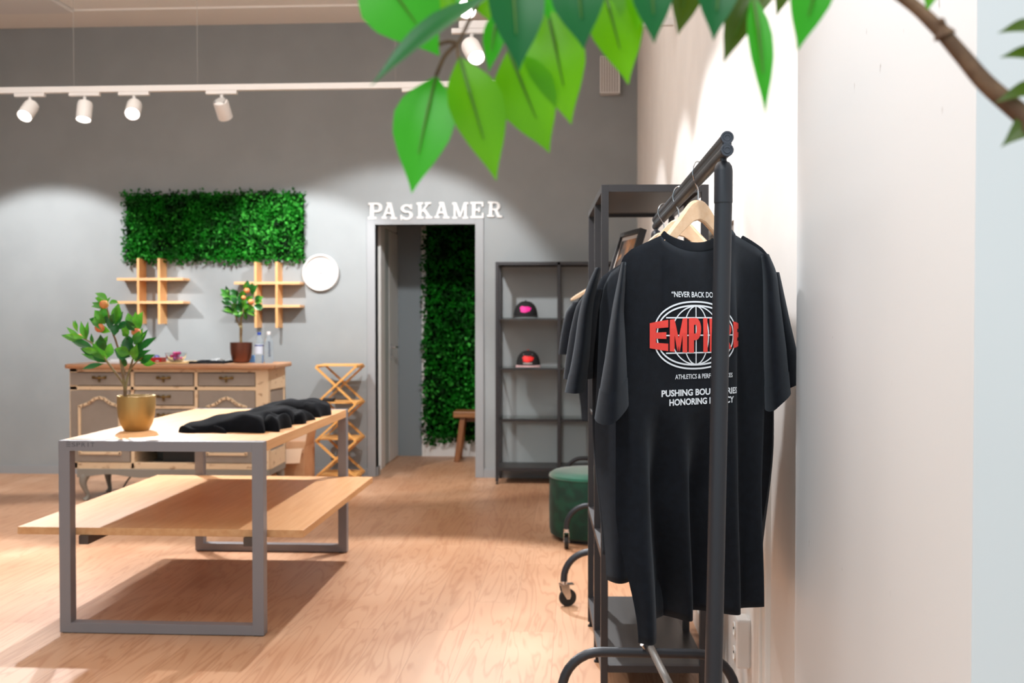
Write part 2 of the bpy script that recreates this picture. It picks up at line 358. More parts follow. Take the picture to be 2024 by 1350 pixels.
# ------------------------------------------------------------------ leaves and plants
def leaf_shape(mb, base, tip, width, face, bend=0.0, cup=0.15, serr=0.0, n=9, prof=None):
    """a leaf blade with a folded midrib; face = direction its upper side looks to"""
    base = Vector(base); tip = Vector(tip); ax = tip - base; L = ax.length; ax.normalize()
    f = Vector(face); f = (f - ax * f.dot(ax)).normalized(); sd = ax.cross(f)
    prof = prof or [(0, .04), (.08, .35), (.22, .82), (.38, 1), (.55, .92), (.72, .62), (.86, .28), (.94, .11), (1, .01)]
    rows = []
    for i in range(n):
        t = i / (n - 1); h = interp(t, prof) * width / 2
        if serr: h *= 1 + serr * (1 if i % 2 else -1)
        c = base + ax * L * t + f * bend * L * math.sin(PI * t)
        rows.append([c + sd * h * s + f * (abs(s) * cup * h) for s in (-1, -.5, 0, .5, 1)])
    mb.grid(rows)
def leaf_mass(mb, n, box, face, size, rnd, jit=1.4):
    x0, x1, y0, y1, z0, z1 = box; face = Vector(face)
    for i in range(n):
        p = Vector((rnd.uniform(x0, x1), rnd.uniform(y0, y1), rnd.uniform(z0, z1)))
        d = Vector((rnd.uniform(-1, 1), rnd.uniform(-1, 1), rnd.uniform(-1, 1))) + face * .2
        d.normalize(); s = size * rnd.uniform(.6, 1.3)
        nn = (face + Vector((rnd.uniform(-jit, jit), rnd.uniform(-jit, jit), rnd.uniform(-jit, jit))))
        sd = d.cross(nn)
        if sd.length < 1e-3: continue
        sd.normalize(); k = s * .32; up = sd.cross(d) * s * .12
        mb.add([p, p + d * s * .5 + sd * k + up, p + d * s, p + d * s * .5 - sd * k + up, p + d * s * .5], [(0, 1, 4), (1, 2, 4), (2, 3, 4), (3, 0, 4)])
def hedge_mat(name, c1, c2, ns):
    return mat(name, c1, .65, 0, (c2, .35, .62), ns, Specular_IOR_Level=.2)
rnd = random.Random(3)
MH1 = hedge_mat('hedge_leaf', (3, 34, 3), (10, 108, 10), 9); MH2 = hedge_mat('hedge_leaf_light', (10, 104, 10), (62, 158, 54), 14)
t = thing('leaf_wall_panel', (-3.0, W, 1.79), 'wide artificial leaf panel hanging on the grey wall above the sideboard', 'artificial hedge')
obj('backing', MB().box(-3.755, -2.255, W - .02, W, 1.81, 2.335), mat('hedge_backing', (6, 22, 6), 1.0, Specular_IOR_Level=0.0), t)
b = MB(); leaf_mass(b, 8500, (-3.77, -2.245, W - .085, W - .015, 1.795, 2.345), (0, -1, .1), .028, rnd)
leaf_mass(b, 380, (-3.78, -2.24, W - .07, W - .02, 1.765, 1.82), (0, -1, -.3), .034, rnd)
leaf_mass(b, 240, (-3.78, -2.24, W - .07, W - .02, 2.33, 2.372), (0, -1, .4), .032, rnd)
obj('foliage', b, MH1, t)
b = MB(); leaf_mass(b, 520, (-2.75, -2.25, W - .095, W - .06, 1.80, 2.33), (0, -1, .1), .036, rnd)
leaf_mass(b, 260, (-3.76, -2.7, W - .095, W - .06, 1.80, 2.2), (0, -1, .1), .03, rnd)
tag(obj('sprigs', b, MH2, t), 'lighter green leaf tips')
t = thing('leaf_wall_panel', (-1.0, 10.03, .14), 'tall artificial leaf panel on the white wall inside the fitting room', 'artificial hedge')
obj('backing', MB().box(-1.42, -.62, 10.01, 10.03, .20, 2.30), mat('hedge_backing', (10, 30, 10), .9), t)
b = MB(); leaf_mass(b, 6500, (-1.435, -.62, 9.945, 10.02, .19, 2.32), (0, -1, .1), .046, rnd)
leaf_mass(b, 200, (-1.44, -.9, 9.95, 10.02, .13, .2), (0, -1, -.3), .04, rnd); leaf_mass(b, 240, (-1.46, -1.42, 9.95, 10.02, .22, 2.3), (-.4, -1, 0), .04, rnd)
obj('foliage', b, MH1, t)
b = MB(); leaf_mass(b, 330, (-1.42, -.7, 9.93, 9.95, .2, 1.2), (0, -1, .1), .045, rnd); obj('sprigs', b, MH2, t)

PLP = [(0, .05), (.1, .30), (.25, .72), (.42, 1), (.58, .93), (.74, .62), (.88, .26), (1, .01)]
def potted(name, px0, Y, scale, lf, fruits, stems, pot, potm, label, seed, dyr):
    """plant measured in a crop of the photo: px0=(x0,y0,k) turns crop units into pixels"""
    R = random.Random(seed); x0, y0, k = px0
    cx, cy, cz, rt, rb, h = pot
    t = thing(name, (cx, cy, cz), label, 'potted plant')
    prof = [(rb * .9, 0), (rb, .004), (rb + (rt - rb) * .55, h * .22), (rb + (rt - rb) * .88, h * .45), (rt, h * .72), (rt, h), (rt - .006, h), (rt - .007, h * .7), (rt - .02, h * .66), (1e-7, h * .66)]
    obj('pot', MB().lathe(prof[:8] + [(rt - .008, h * .8)], (cx, cy, cz), 40), potm, t, smooth=True)
    obj('soil', MB().lathe([(1e-7, h * .80), (rt - .007, h * .80)], (cx, cy, cz), 32), mat('soil', (50, 38, 30), .95), t)
    P = lambda u, v, dy=0: at(x0 + u / k, y0 + v / k, Y + dy)
    b = MB()
    for s, r in stems:
        pts = catmull([P(u, v, R.uniform(-dyr, dyr) * .4 if i > 1 else 0) for i, (u, v) in enumerate(s)], 5); n = len(pts)
        b.tube(pts, [r * (1 - .55 * i / n) for i in range(n)], 8)
    obj('stem', b, M_stem, t, smooth=True)
    more = []
    for (u0, v0, u1, v1, wd) in lf:
        for q in range(2 if len(lf) < 35 else 1):
            L_ = math.hypot(u1 - u0, v1 - v0); a_ = math.atan2(v1 - v0, u1 - u0) + R.uniform(-.6, .6); u2, v2 = u0 + R.uniform(-22, 22), v0 + R.uniform(-22, 22)
            more.append((u2, v2, u2 + L_ * .9 * math.cos(a_), v2 + L_ * .9 * math.sin(a_), wd * .85))
    for i, (u0, v0, u1, v1, wd) in enumerate(lf + more):
        d = R.uniform(-dyr, dyr); d2 = d + R.uniform(-.7, .4) * dyr
        f = Vector((R.uniform(-.5, .5), -1, R.uniform(-.1, .9)))
        b = MB(); leaf_shape(b, P(u0, v0, d), P(u1, v1, d2), wd * scale, f, bend=R.uniform(-.02, .12), cup=.3, n=11, prof=PLP)
        obj('leaf', b, M_pleafA if R.random() < .5 else M_pleafB, t, smooth=True, auto=60)
    for u, v, r in fruits:
        c = P(u, v, -.01); q = MB().lathe([(1e-7, -r * .93), (r * .5, -r * .82), (r * .87, -r * .45), (r, 0), (r * .9, r * .45), (r * .55, r * .8), (r * .2, r * .86), (1e-7, r * .80)], c, 20)
        fr = obj('fruit', q, mat('peach_skin', (224, 112, 72), .6, 0, ((228, 166, 92), .4, .65), 25), t, smooth=True, auto=80)
M_gold = mat('gold_pot', (182, 152, 96), .46, .75, bump=.05, bscale=300); M_bronze = mat('bronze_pot', (104, 62, 48), .33, .7)
gl = [(450, 215, 348, 155, 50), (455, 260, 475, 185, 34), (460, 240, 525, 215, 34), (440, 270, 318, 262, 44), (430, 385, 345, 290, 80), (440, 380, 400, 250, 62), (470, 420, 440, 310, 58),
      (500, 400, 532, 235, 66), (510, 420, 570, 300, 60), (500, 490, 520, 390, 62), (470, 460, 365, 425, 48), (395, 470, 325, 365, 20), (215, 465, 175, 370, 34), (285, 525, 237, 375, 44),
      (262, 530, 85, 492, 44), (255, 525, 82, 484, 44), (335, 590, 165, 538, 58), (365, 640, 230, 590, 52), (430, 690, 240, 632, 46), (425, 680, 330, 548, 74), (425, 610, 392, 480, 80), (440, 680, 462, 550, 66),
      (640, 420, 605, 310, 56), (690, 450, 725, 300, 92), (600, 480, 568, 395, 58), (625, 610, 600, 480, 84), (700, 560, 765, 440, 52), (690, 600, 832, 502, 54), (665, 690, 790, 600, 50), (705, 705, 822, 637, 54),
      (640, 640, 760, 540, 54), (625, 655, 498, 598, 84), (640, 645, 548, 558, 60), (600, 725, 560, 650, 40), (650, 680, 680, 555, 60), (660, 470, 640, 350, 60), (660, 560, 700, 450, 60), (330, 560, 320, 470, 26), (480, 400, 495, 310, 46), (380, 430, 350, 340, 46)]
potted('potted_plant', (100, 540, 3.97), 4.68, 0.00070, gl, [(420, 245, .021), (385, 430, .022), (670, 462, .021), (228, 495, .012)],
       [([(583, 1000), (580, 900), (560, 850), (440, 690), (350, 570), (230, 495)], .007), ([(583, 1000), (578, 880), (545, 660), (515, 540), (480, 440), (440, 250)], .007), ([(585, 1000), (592, 880), (620, 760), (660, 620), (690, 460)], .007), ([(610, 790), (650, 720), (720, 660)], .005), ([(590, 800), (560, 700), (530, 600)], .004)],
       (-1.985, 4.68, .80, .083, .055, .158), M_gold, 'young fruit tree in a brushed gold pot on the corner of the display table', 5, .06)
bl = [(480, 235, 490, 98, 80), (560, 290, 640, 160, 92), (610, 400, 712, 328, 72), (580, 455, 720, 490, 62), (235, 335, 110, 215, 66), (245, 370, 118, 300, 56), (265, 450, 120, 388, 60), (300, 520, 150, 475, 52), (290, 570, 118, 520, 40), (345, 335, 280, 218, 80), (330, 410, 252, 300, 90),
      (410, 360, 425, 240, 80), (450, 420, 370, 300, 90), (230, 300, 235, 235, 40), (330, 480, 260, 430, 80), (420, 520, 330, 430, 90), (430, 540, 440, 420, 90), (470, 540, 560, 440, 80), (400, 560, 300, 590, 60), (420, 560, 380, 610, 60), (460, 560, 470, 660, 50), (480, 540, 620, 600, 30), (440, 500, 520, 420, 90), (500, 400, 560, 320, 70), (350, 560, 250, 560, 60), (410, 470, 400, 360, 90), (500, 520, 600, 470, 70)]
potted('potted_plant', (420, 540, 7.1), 7.60, 0.00062, bl, [(483, 245, .021), (437, 345, .017), (542, 405, .022)],
       [([(400, 1000), (400, 900), (400, 780), (350, 680), (310, 560)], .010), ([(400, 1000), (395, 850), (395, 700), (420, 560), (470, 400)], .010), ([(400, 900), (410, 760), (400, 640), (390, 500)], .007)],
       at(477, 719, 7.60).to_tuple()[:2] + (.987, .080, .056, .148), M_bronze, 'small fruit tree in a dark bronze pot on the right of the sideboard', 8, .05)

# ------------------------------------------------------------------ wall things
def letter_polys(ch):
    s = .19; e = .12
    bx = lambda x0, x1, y0, y1: [(x0, y0), (x1, y0), (x1, y1), (x0, y1)]
    sl = lambda x0, y0, x1, y1, w_: [(x0 - w_ / 2, y0), (x0 + w_ / 2, y0), (x1 + w_ / 2, y1), (x1 - w_ / 2, y1)]
    def arc(cx, cy, rx, ry, tx, ty, a0, a1, n=14):
        o = [(cx + rx * math.cos(math.radians(a0 + (a1 - a0) * i / n)), cy + ry * math.sin(math.radians(a0 + (a1 - a0) * i / n))) for i in range(n + 1)]
        i_ = [(cx + (rx - tx) * math.cos(math.radians(a0 + (a1 - a0) * i / n)), cy + (ry - ty) * math.sin(math.radians(a0 + (a1 - a0) * i / n))) for i in range(n + 1)]
        return [[o[k], o[k + 1], i_[k + 1], i_[k]] for k in range(n)]
    if ch == 'P': return [bx(.10, .30, 0, 1), bx(0, .44, 0, e), bx(0, .5, 1 - e, 1), bx(.3, .5, .42, .42 + e)] + arc(.5, .71, .28, .29, .19, e, -90, 90)
    if ch == 'R': return [bx(.10, .30, 0, 1), bx(0, .42, 0, e), bx(0, .5, 1 - e, 1), bx(.3, .5, .44, .44 + e)] + arc(.5, .72, .27, .28, .19, e, -90, 90) + [sl(.72, 0.05, .5, .5, .2), bx(.62, .92, 0, e)]
    if ch == 'A': return [sl(.14, .08, .46, 1, .14), sl(.78, .08, .48, 1, .21), bx(0, .32, 0, e), bx(.58, 1, 0, e), bx(.28, .68, .30, .41), bx(.28, .56, 1 - e * .9, 1)]
    if ch == 'S': return arc(.37, .73, .33, .27, .18, e, 20, 270) + arc(.37, .29, .36, .29, .19, e, -160, 90) + [bx(.6, .7, .66, .98), bx(.0, .1, .02, .34)]
    if ch == 'K': return [bx(.10, .30, 0, 1), bx(0, .42, 0, e), bx(0, .42, 1 - e, 1), sl(.34, .42, .74, .94, .14), sl(.8, .06, .46, .56, .22), bx(.52, .92, 1 - e, 1), bx(.56, .98, 0, e)]
    if ch == 'M': return [bx(.10, .24, 0, 1), bx(.86, 1.06, 0, 1), bx(0, .36, 0, e), bx(.74, 1.16, 0, e), sl(.58, .12, .2, 1, .2), sl(.58, .12, .92, 1, .12), bx(0, .28, 1 - e, 1), bx(.86, 1.16, 1 - e, 1)]
    if ch == 'E': return [bx(.10, .30, 0, 1), bx(0, .76, 0, e), bx(0, .74, 1 - e, 1), bx(.3, .54, .45, .56), bx(.46, .56, .36, .66), bx(.68, .78, 0, .32), bx(.66, .76, .70, 1)]
LET = [('P', 155, 217, 48, 120, 0), ('A', 216, 283, 47, 120, -3), ('S', 297, 352, 55, 124, 3), ('K', 370, 438, 46, 118, 1), ('A', 450, 516, 45, 117, -2), ('M', 528, 598, 46, 119, 0), ('E', 608, 667, 44, 116, 0), ('R', 684, 750, 43, 112, -3)]
ML = mat('white_sign_letter', (222, 220, 218), .6)
WHO = ['first letter P of the white fitting room sign', 'white letter A between the P and the S of the sign', 'white letter S of the fitting room sign', 'white letter K of the fitting room sign above the doorway', 'white letter A between the K and the M of the sign', 'white letter M of the fitting room sign', 'white letter E of the fitting room sign', 'last letter R of the white sign, right of the doorway']
for (ch, u0, u1, v0, v1, tilt), who in zip(LET, WHO):
    p0 = at(660 + u0 / 2.25, 380 + v1 / 2.25, W); p1 = at(660 + u1 / 2.25, 380 + v0 / 2.25, W)
    pl = letter_polys(ch); mxw = max(x for p in pl for x, y in p); wd = p1.x - p0.x; ht = p1.z - p0.z; ta = math.radians(tilt); b = MB()
    def fn(u, v, d):
        x = (u / mxw - .5) * wd; z = (v - .5) * ht
        return (p0.x + wd / 2 + x * math.cos(ta) - z * math.sin(ta), W - d, p0.z + ht / 2 + x * math.sin(ta) + z * math.cos(ta))
    for i, q in enumerate(pl): b.prism(q, fn, 0, .022 + i * .00006)
    tag(obj('sign_letter', b, ML), who, 'letter', 'letters of the white sign above the doorway')
# clock
cc = at(634, 539, W - .02); cr = .152
t = thing('wall_clock', (cc.x, W, cc.z - cr), 'round white wall clock beside the leaf panel', 'clock')
Mr = Matrix.Rotation(PI / 2, 3, 'X')
cw = Vector((cc.x, W, cc.z))
obj('rim', MB().lathe([(cr - .004, .0), (cr, .006), (cr, .035), (cr - .006, .042), (cr - .014, .040), (cr - .016, .014)], cw, 56, Mr), M_plast, t, smooth=True)
obj('face', MB().lathe([(1e-7, .014), (cr - .012, .0135)], cw, 56, Mr), mat('clock_face', (214, 217, 219), .5), t)
def hand(ang, L, wd, m, d):
    a = math.radians(ang); b = MB(); q = Vector((math.sin(a), 0, math.cos(a)))
    b.bar(cw + Vector((0, -d, 0)) - q * .015, cw + Vector((0, -d, 0)) + q * L, wd, .002, up=(0, 1, 0)); return b
obj('hour_hand', hand(42, .062, .0055, None, .019), mat('hand_grey', (166, 168, 172), .4), t)
obj('minute_hand', hand(-52, .085, .004, None, .022), _m['hand_grey'], t)
obj('second_hand', hand(90, .10, .002, None, .025), _m['hand_grey'], t)
for i in range(1, 13):
    b = MB(); vs, fs = text_fit(str(i), .020 if i > 9 else .011, .016); a = math.radians(30 * i)
    b.add([cw + Vector((x + math.sin(a) * .112, -.0155, y + math.cos(a) * .112)) for x, y in vs], fs)
    obj('numeral', b, mat('numeral_grey', (180, 183, 186), .5), t)
# the two lattice shelves
def lattice(xs, zx, sh, zs, label):
    Yf = W - .15; t = thing('wall_shelf', ((xs[0] + xs[1]) / 2, W, zx[0]), label, 'wall shelf', 'wooden lattice shelves')
    for x in xs: obj('upright', MB().box(x - .0095, x + .0095, Yf, W, zx[0], zx[1]), M_beechZ, t, bevel=.001)
    for z in zs: obj('shelf_board', MB().box(sh[0], sh[1], Yf - .001, W, z - .0105, z + .0105), M_beechS, t, bevel=.001)
M_beechZ = wood('lattice_upright_wood', (232, 180, 122), (222, 164, 104), 'Z', 4); M_beechS = wood('lattice_board_wood', (232, 184, 134), (220, 168, 116), 'X', 4)
lattice((-3.605, -3.43), (1.265, 1.806), (-3.785, -3.225), (1.634, 1.443), 'wooden lattice shelf on the wall, left, under the left end of the leaf panel')
lattice((-2.622, -2.448), (1.234, 1.772), (-2.80, -2.255), (1.600, 1.411), 'wooden lattice shelf on the wall, right, behind the bronze potted tree')

# ------------------------------------------------------------------ display table
tx0, tx1, ty0, ty1, tz = -2.14, -1.279, 4.262, 5.880, .80
t = thing('display_table', ((tx0 + tx1) / 2, (ty0 + ty1) / 2, 0), 'oblong display table with grey steel frames and a wide lower bench board', 'table')
obj('tabletop', MB().box(tx0, tx1, ty0 + .051, ty1 - .051, tz - .042, tz), M_beech, t, bevel=.0015)
g = .047
for y in (ty0, ty1 - .05):
    fr = obj('frame', MB().box(tx0, tx0 + g, y, y + .05, 0.004, tz).box(tx1 - g, tx1, y, y + .05, .004, tz).box(tx0 + g, tx1 - g, y, y + .05, tz - .042, tz).box(tx0 + g, tx1 - g, y, y + .05, .004, .044), M_frame, t, bevel=.0012)
    obj('foot', MB().box(tx0 + .01, tx0 + .045, y + .005, y + .045, 0, .004).box(tx1 - .045, tx1 - .005, y + .005, y + .045, 0, .004), M_rubber, fr)
    if y == ty0:
        b = MB(); y_ = ty0 - .0005; px = lambda x: at(x, 880, ty0).x; zz = tz - .0155
        hh = .0175; x = px(131)
        for dz in (-1, 0, 1): b.box(x, x + .018, y_, ty0, zz + dz * .0075 - .0014, zz + dz * .0075 + .0014)
        for i, ch in enumerate('SPRIT'):
            vs, fs = text_fit(ch, .016 if ch != 'I' else .0035, hh, .005); cx = px([145.5, 155, 165, 174.2, 183][i])
            b.add([(cx + x_, y_, zz + z_) for x_, z_ in vs], fs)
        obj('stamped_lettering', b, mat('dark_stamp', (84, 84, 92), .6), fr)
bench = obj('bench_board', MB().box(-2.352, -1.130, 4.325, 5.826, .397, .428), M_beech, t, bevel=.0015)
for x in (tx0 + .08, tx1 - .08): obj('support_rail', MB().box(x - .02, x + .02, ty0 + .05, ty1 - .05, .36, .396), mat('dark_rail', (84, 70, 62), .5), t)

# folded black garments lying on the table
def garment(label, x0, x1, y0, y1, hl, hr, seed, lobes):
    R = random.Random(seed); ph = [R.uniform(0, 6) for _ in range(8)]
    t = thing('folded_garment', ((x0 + x1) / 2, (y0 + y1) / 2, tz), label, 'folded clothes', 'black garments folded on the display table')
    def cloth(ax0, ax1, ay0, ay1, z0, hl, hr, sk, wob):
        nu, nv = 46, 22; top = []; 
        for i in range(nu + 1):
            u = i / nu; row = []
            e = max(0, 1 - abs(2 * u - 1) ** 7) ** .5
            for j in range(nv + 1):
                v = j / nv; q = max(0, 1 - abs(2 * v - 1) ** 3.2) ** .5
                h = (hl + (hr - hl) * (u ** .8)) * q * (.15 + .85 * e)
                h *= 1 + wob * (math.sin(u * 9 + v * 5 + ph[0]) * .5 + math.sin(v * 11 - u * 6 + ph[1]) * .4 + math.sin(u * 21 + ph[2] + v * 3) * .25)
                x = ax0 + (ax1 - ax0) * u + .012 * math.sin(v * 7 + ph[3]) ; y = ay0 + (ay1 - ay0) * v + sk * u + .012 * math.sin(u * 8 + ph[4]) * (1 - v)
                row.append((x, y, z0 + max(h, .001)))
            top.append(row)
        b = MB().grid(top); bot = [[(p[0], p[1], z0) for p in r] for r in top]
        b.grid([list(reversed(r)) for r in bot])
        ed = [top[i][0] for i in range(nu + 1)] + [top[nu][j] for j in range(1, nv + 1)] + [top[i][nv] for i in range(nu - 1, -1, -1)] + [top[0][j] for j in range(nv - 1, 0, -1)]
        b.grid([ed, [(p[0], p[1], z0) for p in ed]], close=True); return b
    obj('body', cloth(x0, x1, y0, y1, tz + .0005, hl, hr, 0, .16), M_fleece, t, smooth=True, auto=80)
    for k, (a, bb, c, d, z, h1, h2, sk) in enumerate(lobes):
        obj('folded_sleeve', cloth(a, bb, c, d, tz + z, h1, h2, sk, .22), M_fleece, t, smooth=True, auto=80)
garment('black garment folded at the front of the table, its flat end near the gold pot', -1.775, -1.385, 4.60, 4.85, .028, .094, 1, [(-1.50, -1.335, 4.66, 4.88, .0005, .04, .075, .0), (-1.76, -1.55, 4.59, 4.68, .0005, .03, .03, 0)])
garment('middle one of the three black folded garments on the table', -1.765, -1.355, 4.95, 5.22, .032, .088, 2, [(-1.50, -1.315, 5.0, 5.24, .0005, .03, .062, 0), (-1.48, -1.36, 4.93, 5.03, .0005, .045, .05, 0)])
garment('black garment folded at the far end of the table', -1.70, -1.345, 5.38, 5.68, .045, .092, 3, [(-1.50, -1.30, 5.36, 5.60, .0005, .05, .075, .0)])

# ------------------------------------------------------------------ sideboard used as a counter
sx0, sx1, sy0, sy1 = -3.572, -2.180, 7.40, 7.84
M_sgrey = mat('sideboard_grey', (150, 140, 130), .6, 0, ((144, 134, 124), .4, .6), 6)
M_scream = mat('worn_cream', (226, 200, 166), .65, 0, ((160, 116, 80), .60, .74), 16, (1, 1, 2.2))
M_stop = wood('sideboard_top_wood', (186, 142, 106), (170, 120, 86), 'X', 5, .35)
M_brass = mat('aged_brass', (120, 96, 56), .4, .8); M_legg = mat('sideboard_leg_grey', (140, 136, 128), .6)
t = thing('sideboard', ((sx0 + sx1) / 2, (sy0 + sy1) / 2, 0), 'old sideboard in worn cream and grey paint serving as a counter', 'sideboard')
XS = lambda px: at(px, 800, sy0).x
ZS = lambda py: at(320, py, sy0).z
zb, zt_ = .235, .952
s1, s2, s3, s4, s5, s6 = XS(138), XS(258), XS(265), XS(384), XS(391), XS(506)
rails = [(.926, zt_), (.797, .825)]
b = MB().box(sx0, s1, sy0, sy1, zb, zt_).box(s6, sx1, sy0, sy0 + .05, zb, zt_).box(s2, s3, sy0, sy1 - .02, zb, zt_).box(s4, s5, sy0, sy1 - .02, zb, zt_)
for r0, r1 in rails: b.box(s1, s6, sy0, sy0 + .03, r0, r1)
b.box(s3, s4, sy0, sy0 + .03, .664, .687).box(s3, s4, sy0, sy0 + .03, .536, .558).box(s3, s4, sy0, sy0 + .03, .40, .414).box(s1, s6, sy0, sy0 + .05, zb, .278)
b.box(sx1 - .03, sx1, sy0 + .05, sy1, .80, zt_).box(sx1 - .03, sx1, sy0 + .05, sy1, zb, .36).box(sx1 - .03, sx1, sy1 - .03, sy1, .36, .80)
obj('carcass', b, M_scream, t, bevel=.003)
obj('back_panel', MB().box(sx0, sx1, sy1 - .012, sy1, zb, zt_).box(s1, s6, sy0 + .05, sy1 - .012, zb, zb + .02), M_sgrey, t)
obj('side_panel', MB().box(sx1 - .022, sx1 - .010, sy0 + .05, sy1 - .03, .36, .80), M_sgrey, t)
obj('counter_top', MB().prism([(sx0 - .07, sy0 - .045), (sx0 - .055, sy0 - .062), (sx1 + .055, sy0 - .062), (sx1 + .062, sy0 - .045), (sx1 + .045, sy1 + .02), (sx0 - .07, sy1 + .03)], lambda x, y, d: (x, y, d), zt_, .985), M_stop, t, bevel=.010)
ap = [(sx0 - .005, .232), (sx1 + .005, .232), (sx1 + .005, .178)]
n = 24
for i in range(n + 1):
    u = i / n; ap.append((sx1 + .005 + (sx0 - sx1 - .01) * u, .182 - .012 * math.cos(u * 6 * PI)))
obj('apron', MB().prism(ap, lambda x, z, d: (x, d, z), sy0 - .008, sy0 + .02).box(sx0, sx1, sy0 + .02, sy1, .19, .232), M_legg, t, bevel=.002)
def cab_leg(x, y, sgnx, sgny):
    prof = [(0, .20, .034), (.012, .17, .033), (.018, .13, .026), (.008, .08, .018), (-.006, .04, .014), (.0, .015, .017), (.012, .0, .02)]
    pts = catmull([(x + o * sgnx, y + o * sgny, z) for o, z, r in prof], 4); n = len(pts); rs = []
    for i in range(n): k = i / (n - 1) * 6; a = int(min(k, 5)); rs.append(prof[a][2] + (prof[a + 1][2] - prof[a][2]) * (k - a))
    return MB().tube(pts, rs, 12)
for x, sg in ((sx0 + .05, -1), (sx1 - .05, 1)):
    for y, sy in ((sy0 + .03, -1), (sy1 - .04, 1)): obj('leg', cab_leg(x, y, sg, sy), M_legg, t, smooth=True, auto=60)
def pull(x, z, par):
    y = sy0 - .012; b = MB()
    b.tube([(x - .045, y - .004, z), (x - .02, y - .016, z - .002), (x, y - .018, z - .003), (x + .02, y - .016, z - .002), (x + .045, y - .004, z)], [.005, .006, .008, .006, .005], 8)
    b.box(x - .052, x - .03, y - .004, y + .004, z - .009, z + .010).box(x + .03, x + .052, y - .004, y + .004, z - .009, z + .010).box(x - .007, x + .007, y - .004, y + .004, z - .032, z + .012)
    obj('handle', b, M_brass, par, smooth=True)
def drawer(x0, x1, z0, z1):
    d = obj('drawer', MB().box(x0 + .006, x1 - .006, sy0 - .006, sy0 + .3, z0 + .004, z1 - .004), M_sgrey, t, bevel=.004); pull((x0 + x1) / 2 + .0, (z0 + z1) / 2 + .012, d)
for a, c in ((s1, s2), (s3, s4), (s5, s6)): drawer(a, c, .826, .925)
drawer(s3, s4, .688, .796); drawer(s3, s4, .559, .663); drawer(s3, s4, .415, .535)
for a, c in ((s1, s2), (s5, s6)):
    d = obj('cabinet_door', MB().box(a + .006, c - .006, sy0 - .004, sy0 + .018, .281, .795), M_sgrey, t, bevel=.004)
    u0, u1 = a + (c - a) * .17, c - (c - a) * .17; m_ = (u0 + u1) / 2; hw = (u1 - u0) / 2
    path = [(u0, .345), (u1, .345), (u1, .680), (m_ + hw * .8, .690), (m_ + hw * .55, .703), (m_ + hw * .42, .716), (m_ + hw * .25, .735), (m_, .745), (m_ - hw * .25, .735), (m_ - hw * .42, .716), (m_ - hw * .55, .703), (m_ - hw * .8, .690), (u0, .680), (u0, .345)]
    b = MB()
    for p, q in zip(path, path[1:]):
        e = Vector((q[0] - p[0], 0, q[1] - p[1])).normalized() * .007
        b.bar(Vector((p[0], sy0 - .010, p[1])) - e, Vector((q[0], sy0 - .010, q[1])) + e, .020, .014, up=(0, 1, 0))
    obj('moulding', b, M_scream, d, bevel=.003)
# black device in the open niche
t = thing('speaker_box', (XS(350), sy0 + .15, zb + .02), 'black electronic box in the open niche of the sideboard', 'electronics')
obj('casing', MB().box(XS(312), XS(383), sy0 + .08, sy0 + .36, zb + .021, .39), mat('black_plastic', (18, 18, 19), .45), t, bevel=.004)
b = MB()
for i in range(5): b.box(XS(366) - .02 + i * .009, XS(366) - .0135 + i * .009, sy0 + .0795, sy0 + .08, .271, .280)
obj('lettering', b, mat('dim_print', (96, 92, 90), .6), t)
# things on the counter
tz2 = .985
def ontop(px, py=None): return at(px, 716, 7.6).x
t = obj('paper_sheets', MB().box(-3.46, -3.13, 7.52, 7.74, tz2, tz2 + .014).box(-3.40, -3.10, 7.56, 7.77, tz2 + .014, tz2 + .026), mat('white_paper', (238, 240, 244), .6)); tag(t, 'white sheets of paper on the left of the sideboard top', 'papers')
t = obj('serving_board', MB().box(-3.08, -2.78, 7.46, 7.80, tz2, tz2 + .008), wood('light_board', (232, 196, 140), (222, 182, 122), 'X', 4), bevel=.003); tag(t, 'pale wooden board under the candy bowl on the sideboard', 'board')
xb = at(304, 714, 7.55).x
t = thing('gift_box', (xb, 7.55, tz2 + .008), 'small red box beside the candy bowl', 'box')
obj('box_body', MB().box(xb - .075, xb + .075, 7.50, 7.60, tz2 + .0082, tz2 + .040), mat('red_card', (176, 14, 18), .4), t, bevel=.004)
obj('label_patch', MB().box(xb + .035, xb + .058, 7.4985, 7.50, tz2 + .014, tz2 + .022), mat('pale_patch', (214, 190, 190), .5), t)
t = obj('wrapped_sweet', MB().ball((xb - .01, 7.63, tz2 + .033), .025, 14, 8), mat('blue_foil', (120, 130, 200), .25, .6), smooth=True); tag(t, 'blue wrapped sweet peeking over the small red box', 'sweet')
xb = at(348, 714, 7.56).x; zb2 = tz2 + .0085
t = thing('candy_bowl', (xb, 7.56, zb2), 'clear glass bowl of pink sweets on the sideboard', 'bowl')
obj('bowl', MB().lathe([(1e-7, 0), (.034, .0), (.055, .014), (.070, .036), (.077, .066), (.073, .067), (.066, .038), (.050, .018), (.03, .006), (1e-7, .006)], (xb, 7.56, zb2), 32), M_glass, t, smooth=True)
R = random.Random(4); k = 0
CN = ['pink foil sweet', 'magenta foil sweet', 'purple foil sweet']
for i in range(14):
    a = i * 2.4; rr = .012 + .030 * (i % 4) / 3; c = (xb + rr * math.cos(a), 7.56 + rr * math.sin(a), zb2 + .024 + .019 * (i // 5))
    o = obj('candy', MB().ball(c, .0125, 10, 7), mat(['candy_pink', 'candy_magenta', 'candy_purple'][i % 3], [(226, 90, 170), (190, 30, 110), (150, 60, 150)][i % 3], .25, .4), smooth=True)
    tag(o, ['light pink', 'magenta', 'purple'][i % 3] + ' foil wrapped sweet in the glass bowl', 'sweet', 'pink sweets in the glass bowl')
x0_, x1_ = at(373, 716, 7.55).x, at(451, 716, 7.55).x
b = MB(); rows = []
